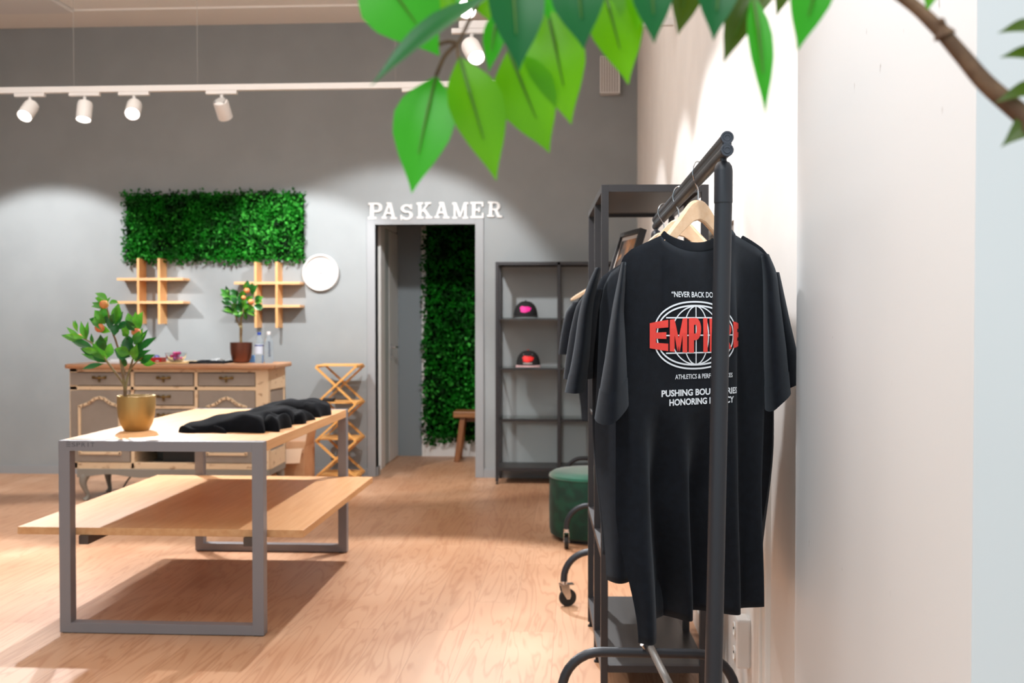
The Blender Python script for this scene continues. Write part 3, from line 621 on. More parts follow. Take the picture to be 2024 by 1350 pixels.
for i in range(25):
    u = i / 24; rows.append([(x0_ + (x1_ - x0_) * u, 7.46 + .3 * v / 8, tz2 + .001 + (.013 + .005 * math.sin(u * 7 + v)) * max(0, 1 - abs(2 * u - 1) ** 8) ** .5 * max(0, 1 - abs(v / 4 - 1) ** 8) ** .5) for v in range(9)])
b.grid(rows); b.grid([[(p[0], p[1], tz2 + .0004) for p in reversed(r)] for r in rows])
t = obj('black_cloth', b, M_fleece, smooth=True, solid=.001); tag(t, 'flat black folded cloth left of the bronze pot on the sideboard', 'cloth')
t = obj('plastic_bag', MB().grid([[(x0_ + .10 + .19 * i / 14, 7.60 + .14 * j / 6, tz2 + .021 + .010 * math.sin(i * .9 + j * .8) * math.sin(PI * i / 14)) for j in range(7)] for i in range(15)]), mat('clear_film', (200, 204, 206), .2), smooth=True, solid=.0015); tag(t, 'crumpled grey plastic wrapping lying on the flat black cloth', 'wrapping')
def bottle(px, hgt, r, label, cap, lab, txt):
    x = at(px, 716, 7.58).x; t = thing('water_bottle', (x, 7.58, tz2), label, 'bottle', 'plastic water bottles on the sideboard')
    obj('body', MB().lathe([(1e-7, .002), (r * .85, 0), (r, .012), (r * .95, hgt * .2), (r, hgt * .28), (r, hgt * .58), (r * .93, hgt * .70), (r * .55, hgt * .84), (r * .36, hgt * .89), (r * .36, hgt * .93)], (x, 7.58, tz2), 24), M_pet, t, smooth=True)
    obj('cap', MB().lathe([(r * .42, hgt * .92), (r * .42, hgt), (r * .36, hgt + .002)], (x, 7.58, tz2), 20), cap, t, smooth=True)
    if lab:
        obj('label_band', MB().lathe([(r * 1.012, hgt * .30), (r * 1.012, hgt * .62)], (x, 7.58, tz2), 24), lab, t, smooth=True)
        obj('label_stripe', MB().lathe([(r * 1.02, hgt * .56), (r * 1.02, hgt * .60)], (x, 7.58, tz2), 24), mat('navy_print', (40, 52, 120), .4), t, smooth=True)
    if txt:
        b = MB()
        for k in range(6):
            z0 = tz2 + hgt * .22 + k * .019
            for q in range(3):
                x_ = .004 + q * .006; b.box(x + x_, x + x_ + (.005 if (k + q) % 3 else .003), 7.58 - r - .0008, 7.58 - math.sqrt(r * r - x_ * x_) + .001, z0, z0 + (.013 if (k * 2 + q) % 4 else .008))
        obj('print', b, mat('bottle_print', (74, 84, 104), .5), t)
M_pet = mat('clear_pet', (226, 234, 240), .06, 0, Transmission_Weight=.9, IOR=1.2)
bottle(512.5, .222, .0325, 'clear water bottle with a blue cap beside the bronze pot', mat('blue_cap', (26, 62, 150), .4), mat('bottle_label', (186, 194, 208), .4), None)
bottle(531.5, .226, .0315, 'clear water bottle with a pale cap, rightmost on the sideboard', mat('pale_cap', (222, 214, 212), .4), None, True)
xb = at(497, 714, 7.66).x
t = obj('small_carton', MB().box(xb - .02, xb + .02, 7.68, 7.72, tz2, tz2 + .055), mat('blue_card', (104, 150, 206), .5), bevel=.002); tag(t, 'small light blue carton half hidden behind the bronze pot', 'box')
# cable and red thing under the sideboard
t = obj('power_cable', MB().tube(catmull([(-3.24, 7.70, .19), (-3.30, 7.62, .12), (-3.33, 7.58, .012), (-3.20, 7.50, .006), (-3.0, 7.62, .006)], 6), .006, 8), M_rubber, smooth=True); tag(t, 'dark power cable hanging below the sideboard to the floor', 'cable')
t = obj('red_pouch', MB().lathe([(1e-7, 0), (.09, .0), (.10, .03), (.08, .06), (1e-7, .07)], (-3.06, 7.72, 0), 20), mat('red_cloth', (150, 40, 34), .8), smooth=True); tag(t, 'dark red bundle on the floor under the sideboard', 'bag')

# ------------------------------------------------------------------ cardboard box and folding rack by the back wall
M_card = mat('cardboard', (206, 158, 118), .8, 0, ((196, 146, 106), .4, .6), 8); M_card2 = mat('cardboard_inside', (226, 190, 160), .8)
bx0, bx1, by0, by1 = -2.42, -2.085, 8.02, 8.34
t = thing('cardboard_box', (-2.25, 8.2, 0), 'open brown cardboard box on the floor between sideboard and folding rack', 'box')
obj('box_body', MB().box(bx0, bx1, by0, by0 + .006, 0, .28).box(bx0, bx1, by1 - .006, by1, 0, .33).box(bx0, bx0 + .006, by0 + .006, by1 - .006, 0, .33).box(bx1 - .006, bx1, by0 + .006, by1 - .006, 0, .33).box(bx0 + .006, bx1 - .006, by0 + .006, by1 - .006, 0, .006), M_card, t)
fl = catmull([(bx0, by0, .28), (bx0, by0 - .05, .30), (bx0, by0 - .10, .26), (bx0, by0 - .14, .20)], 4)
obj('flap', MB().grid([[p, Vector((bx1, p.y, p.z + .02))] for p in fl]), M_card2, t, solid=.004)
obj('flap', MB().box(bx0, bx1, by1, by1 + .005, .33, .46), M_card2, t)
obj('flap', MB().bar((bx1, (by0 + by1) / 2, .33), (bx1 + .02, (by0 + by1) / 2, .45), by1 - by0 - .05, .005, up=(1, 0, 0)), M_card, t)

M_fold = wood('folding_rack_wood', (226, 170, 96), (210, 148, 76), 'X', 5)
fx0, fx1, fy0, fy1 = -2.055, -1.735, 8.29, 8.56
t = thing('folding_rack', ((fx0 + fx1) / 2, (fy0 + fy1) / 2, 0), 'folding wooden rack with crossed legs standing against the grey wall', 'rack')
lv = [.945, .650, .362, .075]
for z in lv:
    b = MB(); n = 9
    for i in range(n):
        y = fy0 + (fy1 - fy0) * i / (n - 1); b.box(fx0, fx1, y - .012, y + .012, z - .012, z - .002)
    b.box(fx0 - .006, fx0 + .014, fy0 - .02, fy1 + .02, z - .026, z - .012).box(fx1 - .014, fx1 + .006, fy0 - .02, fy1 + .02, z - .026, z - .012)
    obj('slatted_shelf', b, M_fold, t, bevel=.001)
zs = lv + [-.215]
for i in range(3):
    for y in (fy0 - .028, fy1 + .028):
        obj('cross_leg', MB().bar((fx0, y, lv[i] - .018), (fx1, y, lv[i + 1] - .018), .015, .024, up=(0, 1, 0)), M_fold, t)
        yy = y + (.015 if y > 8.4 else -.015)
        obj('cross_leg', MB().bar((fx1, yy, lv[i] - .018), (fx0, yy, lv[i + 1] - .018), .015, .024, up=(0, 1, 0)), M_fold, t)
for x in (fx0 + .03, fx1 - .03):
    obj('foot', MB().box(x - .012, x + .012, fy0 - .01, fy1 + .01, 0, .05), M_fold, t)
t = obj('phone_case', MB().box(-2.03, -1.93, 8.33, 8.40, .6485, .676), mat('black_plastic2', (22, 22, 24), .5), bevel=.006); tag(t, 'small black object on the second shelf of the folding rack', 'case')

# fitting room stool
M_stool = wood('stool_wood', (150, 98, 54), (120, 74, 38), 'X', 4); M_stoolZ = wood('stool_leg_wood', (140, 86, 44), (112, 66, 32), 'Z', 4)
t = thing('wooden_stool', (-.93, 9.75, 0), 'rustic wooden stool in the fitting room in front of the leaf panel', 'stool')
obj('seat', MB().box(-1.125, -.70, 9.62, 9.88, .405, .462), M_stool, t, bevel=.008)
for x, dx in ((-1.04, -.055), (-.78, .055)):
    for y, dy in ((9.67, -.02), (9.83, .02)):
        obj('leg', MB().bar((x, y, .406), (x + dx, y + dy, .0), .05, .045, up=(0, 1, 0)), M_stoolZ, t, bevel=.006)
obj('stretcher', MB().box(-1.05, -.77, 9.735, 9.765, .36, .40), M_stool, t)

# ------------------------------------------------------------------ metal shelf units
def shelf_unit(name, o0, wid, dep, rot, label, glass, boards, mid, cat='shelf unit', hz=1.755):
    """local frame: x along wid, y along dep; o0 = corner; posts, rails, glass and board shelves"""
    M = Matrix.Translation((o0[0], o0[1], 0)) @ Matrix.Rotation(rot, 4, 'Z')
    t = thing(name, (M @ Vector((wid / 2, dep / 2, 0))), label, cat); p = .024
    xs = [0, wid - p] + ([wid / 2 - p / 2] if mid == 'x' else []); ys = [0, dep - p] + ([dep * .47 - p / 2] if mid == 'y' else [])
    for x in xs:
        for y in ys:
            if (mid == 'x' and 0 < x < wid - p and y > 5) : continue
            ps = obj('post', MB().box(x, x + p, y, y + p, .022, hz, M), M_shelfblk, t, bevel=.001)
            obj('foot', MB().lathe([(.006, .006), (.006, .024)], M @ Vector((x + p / 2, y + p / 2, 0)), 12).lathe([(.012, 0), (.012, .007)], M @ Vector((x + p / 2, y + p / 2, 0)), 12), M_rubber, ps)
    b = MB()
    for z in [hz - p] + [bz - p for bz in boards]:
        for y in (0, dep - p): b.box(p, wid - p, y, y + p, z, z + p, M)
        for x in (0, wid - p): b.box(x, x + p, p, dep - p, z, z + p, M)
    for z in glass:
        for y in (0, dep - p): b.box(p, wid - p, y + .006, y + p - .006, z - .016, z - .004, M)
        for x in (0, wid - p): b.box(x + .006, x + p - .006, p, dep - p, z - .016, z - .004, M)
    obj('rails', b, M_shelfblk, t)
    obj('top_board', MB().box(p, wid - p, p, dep - p, hz - .012, hz - .004, M), M_blackboard, t)
    for z in boards: obj('board', MB().box(p, wid - p, p, dep - p, z - .012, z, M), M_blackboard, t)
    for z in glass: obj('glass_shelf', MB().box(.008, wid - .008, .008, dep - .008, z - .004, z + .002, M), M_thin, t)
    return t
def thin_glass():
    m = bpy.data.materials.new('shelf_glass'); m.use_nodes = True; nt = m.node_tree; out = nt.nodes['Material Output']
    tr = nt.nodes.new('ShaderNodeBsdfTransparent'); tr.inputs[0].default_value = (.90, .94, .93, 1); gl_ = nt.nodes.new('ShaderNodeBsdfGlossy'); gl_.inputs['Roughness'].default_value = .03
    fr = nt.nodes.new('ShaderNodeFresnel'); fr.inputs[0].default_value = 1.45; mx = nt.nodes.new('ShaderNodeMixShader')
    nt.links.new(fr.outputs[0], mx.inputs[0]); nt.links.new(tr.outputs[0], mx.inputs[1]); nt.links.new(gl_.outputs[0], mx.inputs[2]); nt.links.new(mx.outputs[0], out.inputs[0]); return m
M_thin = thin_glass()
def far_z(y): return at(1040, y, 8.35).z
shelf_unit('shelf_unit', (-.640, 8.35), 1.0, .335, 0, 'black metal shelf unit with glass shelves against the grey wall, holding two caps', [far_z(628), far_z(727), far_z(829)], [far_z(925)], 'x')
NR = math.radians(2.2)
shelf_unit('shelf_unit', (.083, 3.60), .36, .905, NR, 'tall narrow black metal shelf unit behind the rack of black shirts', [1.325, .93], [.512, .125], 'y')
# caps on the far shelf
def cap(px, z, label, logo, brim, button, txt):
    c = Vector((at(px, 620, 8.50).x, 8.50, z)); t = thing('baseball_cap', c, label, 'cap', 'black caps on the far shelf')
    r = .096; rows = []
    prof = [(r * math.cos(a) ** .8 if a < PI / 2 - .01 else 1e-6, .118 * math.sin(a)) for a in [i * PI / 2 / 9 for i in range(10)]]
    crown = obj('crown', MB().lathe([(x, z_ + .012) for x, z_ in prof] , c, 28), M_capb, t, smooth=True, auto=60)
    b = MB(); rows = []
    for i in range(17):
        a = PI + PI * i / 16; ca, sa = math.cos(a), math.sin(a)
        rows.append([c + Vector((ca * r, sa * r * .98, .014)), c + Vector((ca * r * 1.06, sa * r * 1.45, .010 - .012 * abs(ca) ** 2)), c + Vector((ca * r * 1.02, sa * r * 1.72, .006 - .004 * abs(ca) ** 2))])
    b.grid(rows); obj('brim', b, brim, t, smooth=True, solid=.004)
    obj('button', MB().ball(c + Vector((0, 0, .131)), .007, 10, 6), button, t, smooth=True)
    b = MB(); RR = random.Random(px); n = 22; ring = []
    def onc(u, v, o=.003):                      # point on the crown front
        zz = .012 + v; q = min(max((zz - .012) / .118, 0), .99); rad = r * max(1 - q * q, .0) ** .4
        rad = r * math.cos(math.asin(q)) ** .8; a = -PI / 2 + u / max(rad, .02); return c + Vector((math.cos(a) * (rad + o), math.sin(a) * (rad + o), zz))
    hw, hh, vz = .042, .024, .052
    for ring_k in range(4):
        row = []
        for i in range(28):
            a = 2 * PI * i / 28; k = ring_k / 3 * (1 + .10 * math.sin(3 * a + 1) + .08 * math.sin(7 * a)); row.append(onc(hw * k * math.copysign(abs(math.cos(a)) ** .7, math.cos(a)), vz + hh * k * math.copysign(abs(math.sin(a)) ** .7, math.sin(a)), .0035))
        ring.append(row)
    b.grid(ring, close=True); obj('embroidered_patch', b, logo, t, smooth=True)
    if txt:
        b = MB()
        for i in range(7): b.add([onc(-.036 + i * .0105, .014), onc(-.028 + i * .0105, .014), onc(-.028 + i * .0105, .021), onc(-.036 + i * .0105, .021)], [(0, 1, 2, 3)])
        obj('stitched_letters', b, mat('stitch_white', (214, 210, 206), .6), t)
        for s in (-1, 1): obj('eyelet', MB().ball(onc(s * .036, .088, .002), .004, 8, 6), mat('eyelet_grey', (150, 146, 142), .4), t, smooth=True)
M_capb = mat('cap_black', (20, 18, 19), .85)
cap(1039, far_z(628) + .003, 'black cap with a pink emblem on the upper glass shelf', mat('pink_thread', (226, 20, 140), .6), M_capb, M_capb, False)
cap(1044, far_z(727) + .003, 'black cap with a red emblem and pale brim on the lower glass shelf', mat('red_thread', (224, 24, 20), .6), mat('pale_brim', (214, 176, 176), .7), mat('red_button', (200, 40, 30), .7), True)

# framed photo leaning on the near shelf
A0 = at(1232, 463, 4.35); A1 = at(1272, 452, 4.04); ax = (A1 - A0).normalized(); down = Vector((-.095, -.02, -.31)); b0 = A0 + down; b1 = A1 + down
nrm = ax.cross(down).normalized()
if nrm.x > 0: nrm = -nrm
zmin = 1.329; k = (zmin - b0.z); 
t = thing('picture_frame', (A0 + A1) / 2 + down, 'black framed photo leaning on the tall narrow shelf unit', 'picture')
Lw = (A1 - A0).length; Lh = (1.329 - A0.z) / down.z; dn = down
Q = lambda u, v, d: A0 + ax * Lw * u + dn * Lh * v + nrm * d
def qbox(u0, u1, v0, v1, d0, d1):
    return MB().add([Q(u, v, d) for u in (u0, u1) for v in (v0, v1) for d in (d0, d1)], [(0, 1, 3, 2), (4, 6, 7, 5), (0, 4, 5, 1), (2, 3, 7, 6), (0, 2, 6, 4), (1, 5, 7, 3)])
b = MB()
for u0, u1, v0, v1 in ((0, 1, 0, .05), (0, 1, .95, 1), (0, .045, .05, .95), (.955, 1, .05, .95)):
    q = qbox(u0, u1, v0, v1, -.014, .012); b.add(q.v, q.f)
obj('frame', b, M_shelfblk, t)
obj('mat_board', qbox(.045, .955, .05, .95, -.004, .001), mat('mat_white', (226, 218, 212), .6), t)
def photo_mat():
    m = mat('photo_print', (50, 34, 26), .35, 0, ((226, 150, 70), .48, .66), 9); return m
obj('photo', qbox(.10, .90, .10, .90, .001, .003), photo_mat(), t)

# access panel and power socket on the right wall
t = thing('wall_panel', (XR(3.8), 3.8, .95), 'grey recessed panel with white edging on the white wall behind the rack', 'panel')
def wy(y, d, z): return (XR(y) - d, y, z)
b = MB()
for (ya, yb, za, zb_) in ((3.46, 3.50, .95, 1.665), (4.16, 4.20, .95, 1.665), (3.5, 4.16, 1.625, 1.665), (3.5, 4.16, .95, .99)):
    b.add([wy(y, d, z) for y in (ya, yb) for d in (-.002, .014) for z in (za, zb_)], [(0, 1, 3, 2), (4, 6, 7, 5), (0, 4, 5, 1), (2, 3, 7, 6), (0, 2, 6, 4), (1, 5, 7, 3)])
obj('edging', b, M_trimwhite, t)
obj('panel', MB().add([wy(y, d, z) for y in (3.5, 4.16) for d in (-.002, .003) for z in (.99, 1.625)], [(0, 1, 3, 2), (4, 6, 7, 5), (0, 4, 5, 1), (2, 3, 7, 6), (0, 2, 6, 4), (1, 5, 7, 3)]), mat('panel_grey', (176, 166, 160), .6), t)
sy = 3.26; t = thing('power_socket', (XR(sy), sy, .255), 'white double power socket low on the white wall', 'socket')
sxf = XR(sy) - .042
obj('plate', MB().box(sxf, XR(sy) + .002, sy - .04, sy + .04, .245, .395), M_plast, t, bevel=.008)
for z in (.283, .357):
    s = obj('socket_well', MB().lathe([(.022, 0), (.022, .004), (.019, .004), (.018, -.004), (1e-7, -.004)], (sxf - .0005, sy, z), 20, Matrix.Rotation(-PI / 2, 3, 'Y')), M_trimwhite, t, smooth=True)
    obj('contact_hole', MB().box(sxf - .003, sxf - .0005, sy - .012, sy - .007, z - .003, z + .003).box(sxf - .003, sxf - .0005, sy + .007, sy + .012, z - .003, z + .003), M_rubber, s)

# green velvet ottoman
oc = (.10, 6.345, 0); ro = .262; ho = .395
t = thing('velvet_ottoman', oc, 'round emerald green velvet ottoman on the floor by the racks', 'ottoman')
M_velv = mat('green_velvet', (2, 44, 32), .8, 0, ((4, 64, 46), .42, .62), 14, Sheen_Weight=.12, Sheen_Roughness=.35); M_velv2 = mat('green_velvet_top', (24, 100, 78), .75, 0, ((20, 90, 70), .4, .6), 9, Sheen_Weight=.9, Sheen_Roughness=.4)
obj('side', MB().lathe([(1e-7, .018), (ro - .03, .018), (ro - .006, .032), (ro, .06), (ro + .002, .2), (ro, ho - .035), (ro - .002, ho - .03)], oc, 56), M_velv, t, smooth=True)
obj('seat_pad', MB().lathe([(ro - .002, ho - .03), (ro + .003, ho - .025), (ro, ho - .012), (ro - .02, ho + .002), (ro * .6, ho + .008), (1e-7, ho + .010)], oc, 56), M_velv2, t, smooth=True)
obj('base', MB().lathe([(ro - .05, 0), (ro - .05, .02)], oc, 40), M_rubber, t)

# ------------------------------------------------------------------ clothes racks on castors
def rack(name, xn, xf, yn, yf, label, lean=.0, brake=True, hz=1.605):
    """two arch ends joined by a double top tube; posts stand on the arches; lean = sideways slip of the feet"""
    t = thing(name, ((xn + xf) / 2, (yn + yf) / 2, 0), label, 'clothes rack', 'black clothes racks on castors'); za = .250; r = .0155
    for x, y, sgn in ((xn, yn, -1), (xf, yf, 1)):
        xa = x - lean; hw = .272
        pts = [(xa - hw, y, .105), (xa - hw, y, za - .125)] + [(xa - hw + .125 * (1 - math.cos(a)), y, za - .125 + .125 * math.sin(a)) for a in [i * PI / 16 for i in range(1, 9)]]
        pts += [(2 * xa - p[0], p[1], p[2]) for p in reversed(pts)]
        obj('base_arch', MB().tube(pts, r, 16), M_black, t, smooth=True)
        obj('post', MB().tube([(xa, y, za), (x - lean * .06, y, hz - .098)], r, 20), M_black, t, smooth=True)
        x2 = x - lean * .06
        q = obj('post_sleeve', MB().lathe([(r * .9, hz - .1), (r * 1.06, hz - .098), (r * 1.06, hz - .042), (r * .98, hz - .034), (r * .7, hz - .027), (r * .3, hz - .024), (1e-7, hz - .0235)], (x2, y, 0), 24), M_black, t, smooth=True)
        obj('bracket', MB().tube([(x2, y, hz - .03), (x2, y, hz - .008)], .006, 10), M_black, q)
        for s in (-1, 1):
            cx = xa + s * hw; ro_ = (.35 if s < 0 else -.5) + (1.2 if sgn > 0 else 0)
            cs = obj('castor', MB().lathe([(.013, .098), (.017, .1), (.017, .116), (.013, .118)], (cx, y, 0), 16), M_chrome, t, smooth=True)
            d = Vector((math.cos(ro_), math.sin(ro_), 0)); n_ = Vector((-d.y, d.x, 0)); wc = Vector((cx, y, .04)) + d * .018
            Rm = Vector((0, 0, 1)).rotation_difference(n_).to_matrix()
            b = MB()
            for e in (-1, 1):
                pl = [(-.02, .104), (.02, .104), (.030, .05), (.024, .034), (.010, .034), (-.012, .07)]
                b.prism(pl, lambda u, v, dd: Vector((cx, y, v)) + d * u + n_ * dd, e * .0145 - .0012, e * .0145 + .0012)
            b.tube([wc - n_ * .017, wc + n_ * .017], .005, 10)
            if brake: b.box(-.02, .045, -.014, .014, .098, .103, Matrix.Translation((cx, y, 0)) @ Matrix.Rotation(ro_, 4, 'Z'))
            obj('fork', b, M_chrome, cs)
            obj('tyre', MB().lathe([(.028, -.011), (.038, -.011), (.040, -.006), (.040, .006), (.038, .011), (.028, .011)], wc, 28, Rm), M_rubber, cs, smooth=True)
            obj('wheel_disc', MB().lathe([(1e-7, -.0105), (.028, -.0105), (.028, .0105), (1e-7, .0105)], wc, 24, Rm), mat('wheel_grey', (186, 184, 182), .5), cs)
    a = Vector((xn, yn - .035, hz + .011)); c = Vector((xf, yf + .035, hz + .011)); dz = Vector((0, 0, .0215))
    bar = obj('top_rail', MB().tube([a, c], .0105, 16).tube([a - dz, c - dz], .0105, 16).bar(a - dz / 2, c - dz / 2, .016, .02), M_black, t, smooth=True)
    for e, q in ((a, -1), (c, 1)):
        R_ = Matrix.Rotation(PI / 2, 3, 'X') if q < 0 else Matrix.Rotation(-PI / 2, 3, 'X'); b = MB()
        for p in (e, e - dz):
            b.lathe([(.0115, -.004), (.0115, .002), (.0108, .003), (.0085, .003), (.008, .002), (.0065, .002), (.006, .003), (.0045, .003), (.004, .0022), (1e-7, .0022)], p, 24, R_)
        b.bar(e - dz * .2 + Vector((0, q * .0012, 0)), e - dz * .8 + Vector((0, q * .0012, 0)), .012, .003, up=(0, 1, 0)); obj('end_cap', b, mat('cap_blue_grey', (50, 56, 66), .5), bar, smooth=True)
    return t
r1 = rack('clothes_rack', .260, .249, 1.905, 3.35, 'black clothes rack in front holding the black shirts', lean=.022)
obj('lower_rail', MB().tube([(.232, 3.40, .262), (.258, 2.6, .345), (.272, 1.905, .42)], .0115, 14), mat('grey_tube', (112, 108, 104), .4, .3), r1, smooth=True)
obj('push_pin', MB().tube([(.215, 3.345, .262), (.205, 3.33, .282)], .006, 10), M_chrome, r1, smooth=True)
rack('clothes_rack', .215, .215, 4.80, 6.00, 'black clothes rack second from the front, its castors beside the ottoman')
rack('clothes_rack', .19, .19, 6.72, 8.05, 'black clothes rack furthest back, behind the green ottoman')

# ------------------------------------------------------------------ hangers and shirts
def hanger(o, th, label, arm=.215, hz=1.605):
    """o = (x, y) of the hook on the rail; th = turn about the vertical"""
    e = Vector((math.cos(th), math.sin(th), 0)); nn = Vector((-e.y, e.x, 0)); zt0 = hz - .052
    t = thing('clothes_hanger', (o[0], o[1], zt0 - .14), label, 'hanger', 'wooden hangers on the racks')
    up = [(-1, -.150), (-.93, -.136), (-.74, -.108), (-.5, -.074), (-.3, -.038), (-.17, -.012), (-.08, -.001), (0, 0)]
    lo = [(-1, -.162), (-.9, -.154), (-.6, -.118), (-.4, -.088), (-.22, -.062), (-.1, -.047), (0, -.042)]
    up += [(-a, b_) for a, b_ in reversed(up[:-1])]; lo += [(-a, b_) for a, b_ in reversed(lo[:-1])]
    b = MB(); rows = []
    for i in range(41):
        s = -1 + 2 * i / 40; zu = interp(s, up); zl = interp(s, lo); cv = .003 * s * s
        P = lambda d, z: Vector((o[0], o[1], zt0 + z)) + e * s * arm + nn * (d + cv)
        rows.append([P(-.006, zl + .003), P(-.003, zl), P(.003, zl), P(.006, zl + .003), P(.006, zu - .004), P(.003, zu), P(-.003, zu), P(-.006, zu - .004)])
    b.grid(rows, close=True); k = len(b.v); b.f.append(tuple(range(8))); b.f.append(tuple(range(k - 8, k)))
    obj('wood_body', b, M_hang, t, smooth=True, auto=35)
    P = lambda s, z: Vector((o[0], o[1], z)) + e * s
    pts = catmull([P(0, zt0 - .01), P(0, zt0 + .018), P(-.006, zt0 + .032), P(-.016, zt0 + .050), P(-.0165, zt0 + .066), P(-.008, zt0 + .079), P(.004, zt0 + .081), P(.014, zt0 + .073), P(.017, zt0 + .062)], 5)
    obj('hook', MB().tube(pts, .0016, 8), M_chrome, t, smooth=True)
    return t

def make_shirt(curves, ztf, zh, neck, thick, label, sleeves, nn, amap=None, back_off=.07, neck_dip=.036):
    """curves: [(t, [(x,y)...])] of the side facing the camera; ztf(a) top height; zh(a) hem height; neck=(a0,a1)"""
    NA, NT = 96, 44; nj = len(curves[0][1]) - 1
    dense = [(t, catmull([(x, y, 0) for x, y in pts], 24)) for t, pts in curves]
    def cur(k, a):
        L = dense[k][1]; q = a * (len(L) - 1); i = min(int(q), len(L) - 2); return L[i].lerp(L[i + 1], q - i)
    def xy(a, t):
        for k in range(len(dense) - 1):
            t0, t1 = dense[k][0], dense[k + 1][0]
            if t <= t1: u = (t - t0) / (t1 - t0); u = u * u * (3 - 2 * u) if k == len(dense) - 2 else u; return cur(k, a).lerp(cur(k + 1, a), u)
        return cur(len(dense) - 1, a)
    nn = Vector(nn).normalized()
    def neckness(a):
        if amap: a = amap(a)
        if a <= neck[0] or a >= neck[1]: return 0
        return math.sin(PI * (a - neck[0]) / (neck[1] - neck[0])) ** .75
    def ztop(a, back): return ztf(a) - neckness(a) * (neck_dip if not back else neck_dip + .075)
    def front(a, t):
        p = xy(a, t); z0 = ztop(a, False); z = z0 + (zh(a) - z0) * t
        body = max(0, 1 - abs(2 * a - 1) ** 10)
        ins = neckness(a) * .022 * max(0, 1 - t / .35)
        d = thick * body * min(1, t / .05) * (1 - .5 * t) + ins
        w_ = min(1, t / .06)
        return Vector((p.x, p.y, z)) + nn * d
    def back(a, t):
        L0 = xy(0, t); L1 = xy(1, t); p = L0.lerp(L1, a)
        p = p.lerp(xy(a, t), .25)
        z0 = ztop(a, True); z = z0 + (zh(a) - z0) * t
        body = max(0, 1 - abs(2 * a - 1) ** 10)
        d = (back_off * (1 + 1.3 * t) * body * min(1, t / .12 + .02) + .012 * math.sin(a * 19) * t) + neckness(a) * .045 * max(0, 1 - t / .35)
        r_ = Vector((p.x, p.y, z)) - nn * d
        f_ = xy(a, t); over = (Vector((r_.x, r_.y, 0)) - f_).dot(nn) + .014 * body
        return r_ - nn * over if over > 0 and t > .1 else r_
    c0 = front(.5, 1); t_ = thing('t_shirt', (c0.x, c0.y, c0.z), label, 't-shirt', 'black t-shirts on the front rack')
    A = [i / NA for i in range(NA + 1)]; rows = []
    for j in range(NT + 1):
        t = j / NT
        if j < 1: t = 0
        rows.append([front(a, t) for a in A] + [back(a, t) for a in reversed(A[1:-1])])
    obj('body', MB().grid(rows, close=True), M_tee, t_, smooth=True, auto=75, solid=.0014)
    # ribbed collar
    n0, n1_ = (neck if not amap else (a_of(neck[0]), a_of(neck[1]))); na = [n0 + (n1_ - n0) * i / 24 for i in range(25)]
    ring = [front(a, 0) for a in na] + [back(a, 0) for a in reversed(na[1:-1])]
    kr = [.55 + .45 * neckness(a) for a in na] + [.55 + .45 * neckness(a) for a in na[1:-1]]
    cen = sum(ring, Vector()) / len(ring); rr = []
    for h, inn in ((-.001, -.0025), (.004, -.003), (.015, .004), (.018, .007), (.017, .010), (.003, .004)):
        rr.append([p + Vector((0, 0, h * kk_)) + (Vector((cen.x - p.x, cen.y - p.y, 0)).normalized() * inn) for p, kk_ in zip(ring, kr)])
    obj('collar', MB().grid(rr, close=True), M_tee, t_, smooth=True, auto=80)
    # sleeves: flattened tubes hanging from the shoulders
    for sv in sleeves:
        cs = catmull([s[0] for s in sv['path']], 6); n = len(cs); rows = []; m = 28
        for i in range(n):
            q = i / (n - 1) * (len(sv['path']) - 1); k = min(int(q), len(sv['path']) - 2); f = q - k
            r1 = sv['path'][k][1] * (1 - f) + sv['path'][k + 1][1] * f; r2 = sv['path'][k][2] * (1 - f) + sv['path'][k + 1][2] * f
            d1 = Vector(sv['d1']).normalized(); d2 = Vector(sv['d2']).normalized(); row = []
            fold = .18 * (i / n)
            for j in range(m):
                a = 2 * PI * j / m; ca, sa = math.cos(a), math.sin(a)
                row.append(Vector(cs[i]) + d1 * r1 * ca * (1 + fold * math.sin(2 * a + sv.get('ph', 0))) + d2 * r2 * sa + Vector((0, 0, sv.get('tilt', 0) * (i / n) * ca + sv.get('tilt2', 0) * (i / n) * sa)))
            rows.append(row)
        s_ = obj('sleeve', MB().grid(rows, close=True), M_tee, t_, smooth=True, auto=80, solid=.0014)
        rows2 = [[p + (p - cs[k_]).normalized() * .0009 + Vector((0, 0, dz_)) for p in rows[k_]] for k_, dz_ in ((-4, 0), (-1, .0))]
        cuffc = [cs[-4], cs[-1]]
        hem = [[p + Vector((p.x - cuffc[k_].x, p.y - cuffc[k_].y, 0)).normalized() * .0012 for p in rows[(-4, -1)[k_]]] for k_ in (0, 1)]
        obj('cuff', MB().grid(hem, close=True), M_tee, s_, smooth=True, auto=80)
    return t_, front, ztop

PXK = lambda px: (px - 1140) / 2100
def on_line(px, p0, p1):
    k = PXK(px); dx, dy = p1[0] - p0[0], p1[1] - p0[1]; q = (k * p0[1] - p0[0]) / (dx - k * dy); return (p0[0] + dx * q, p0[1] + dy * q)
def pxy(px, Y): return (PXK(px) * Y, Y)
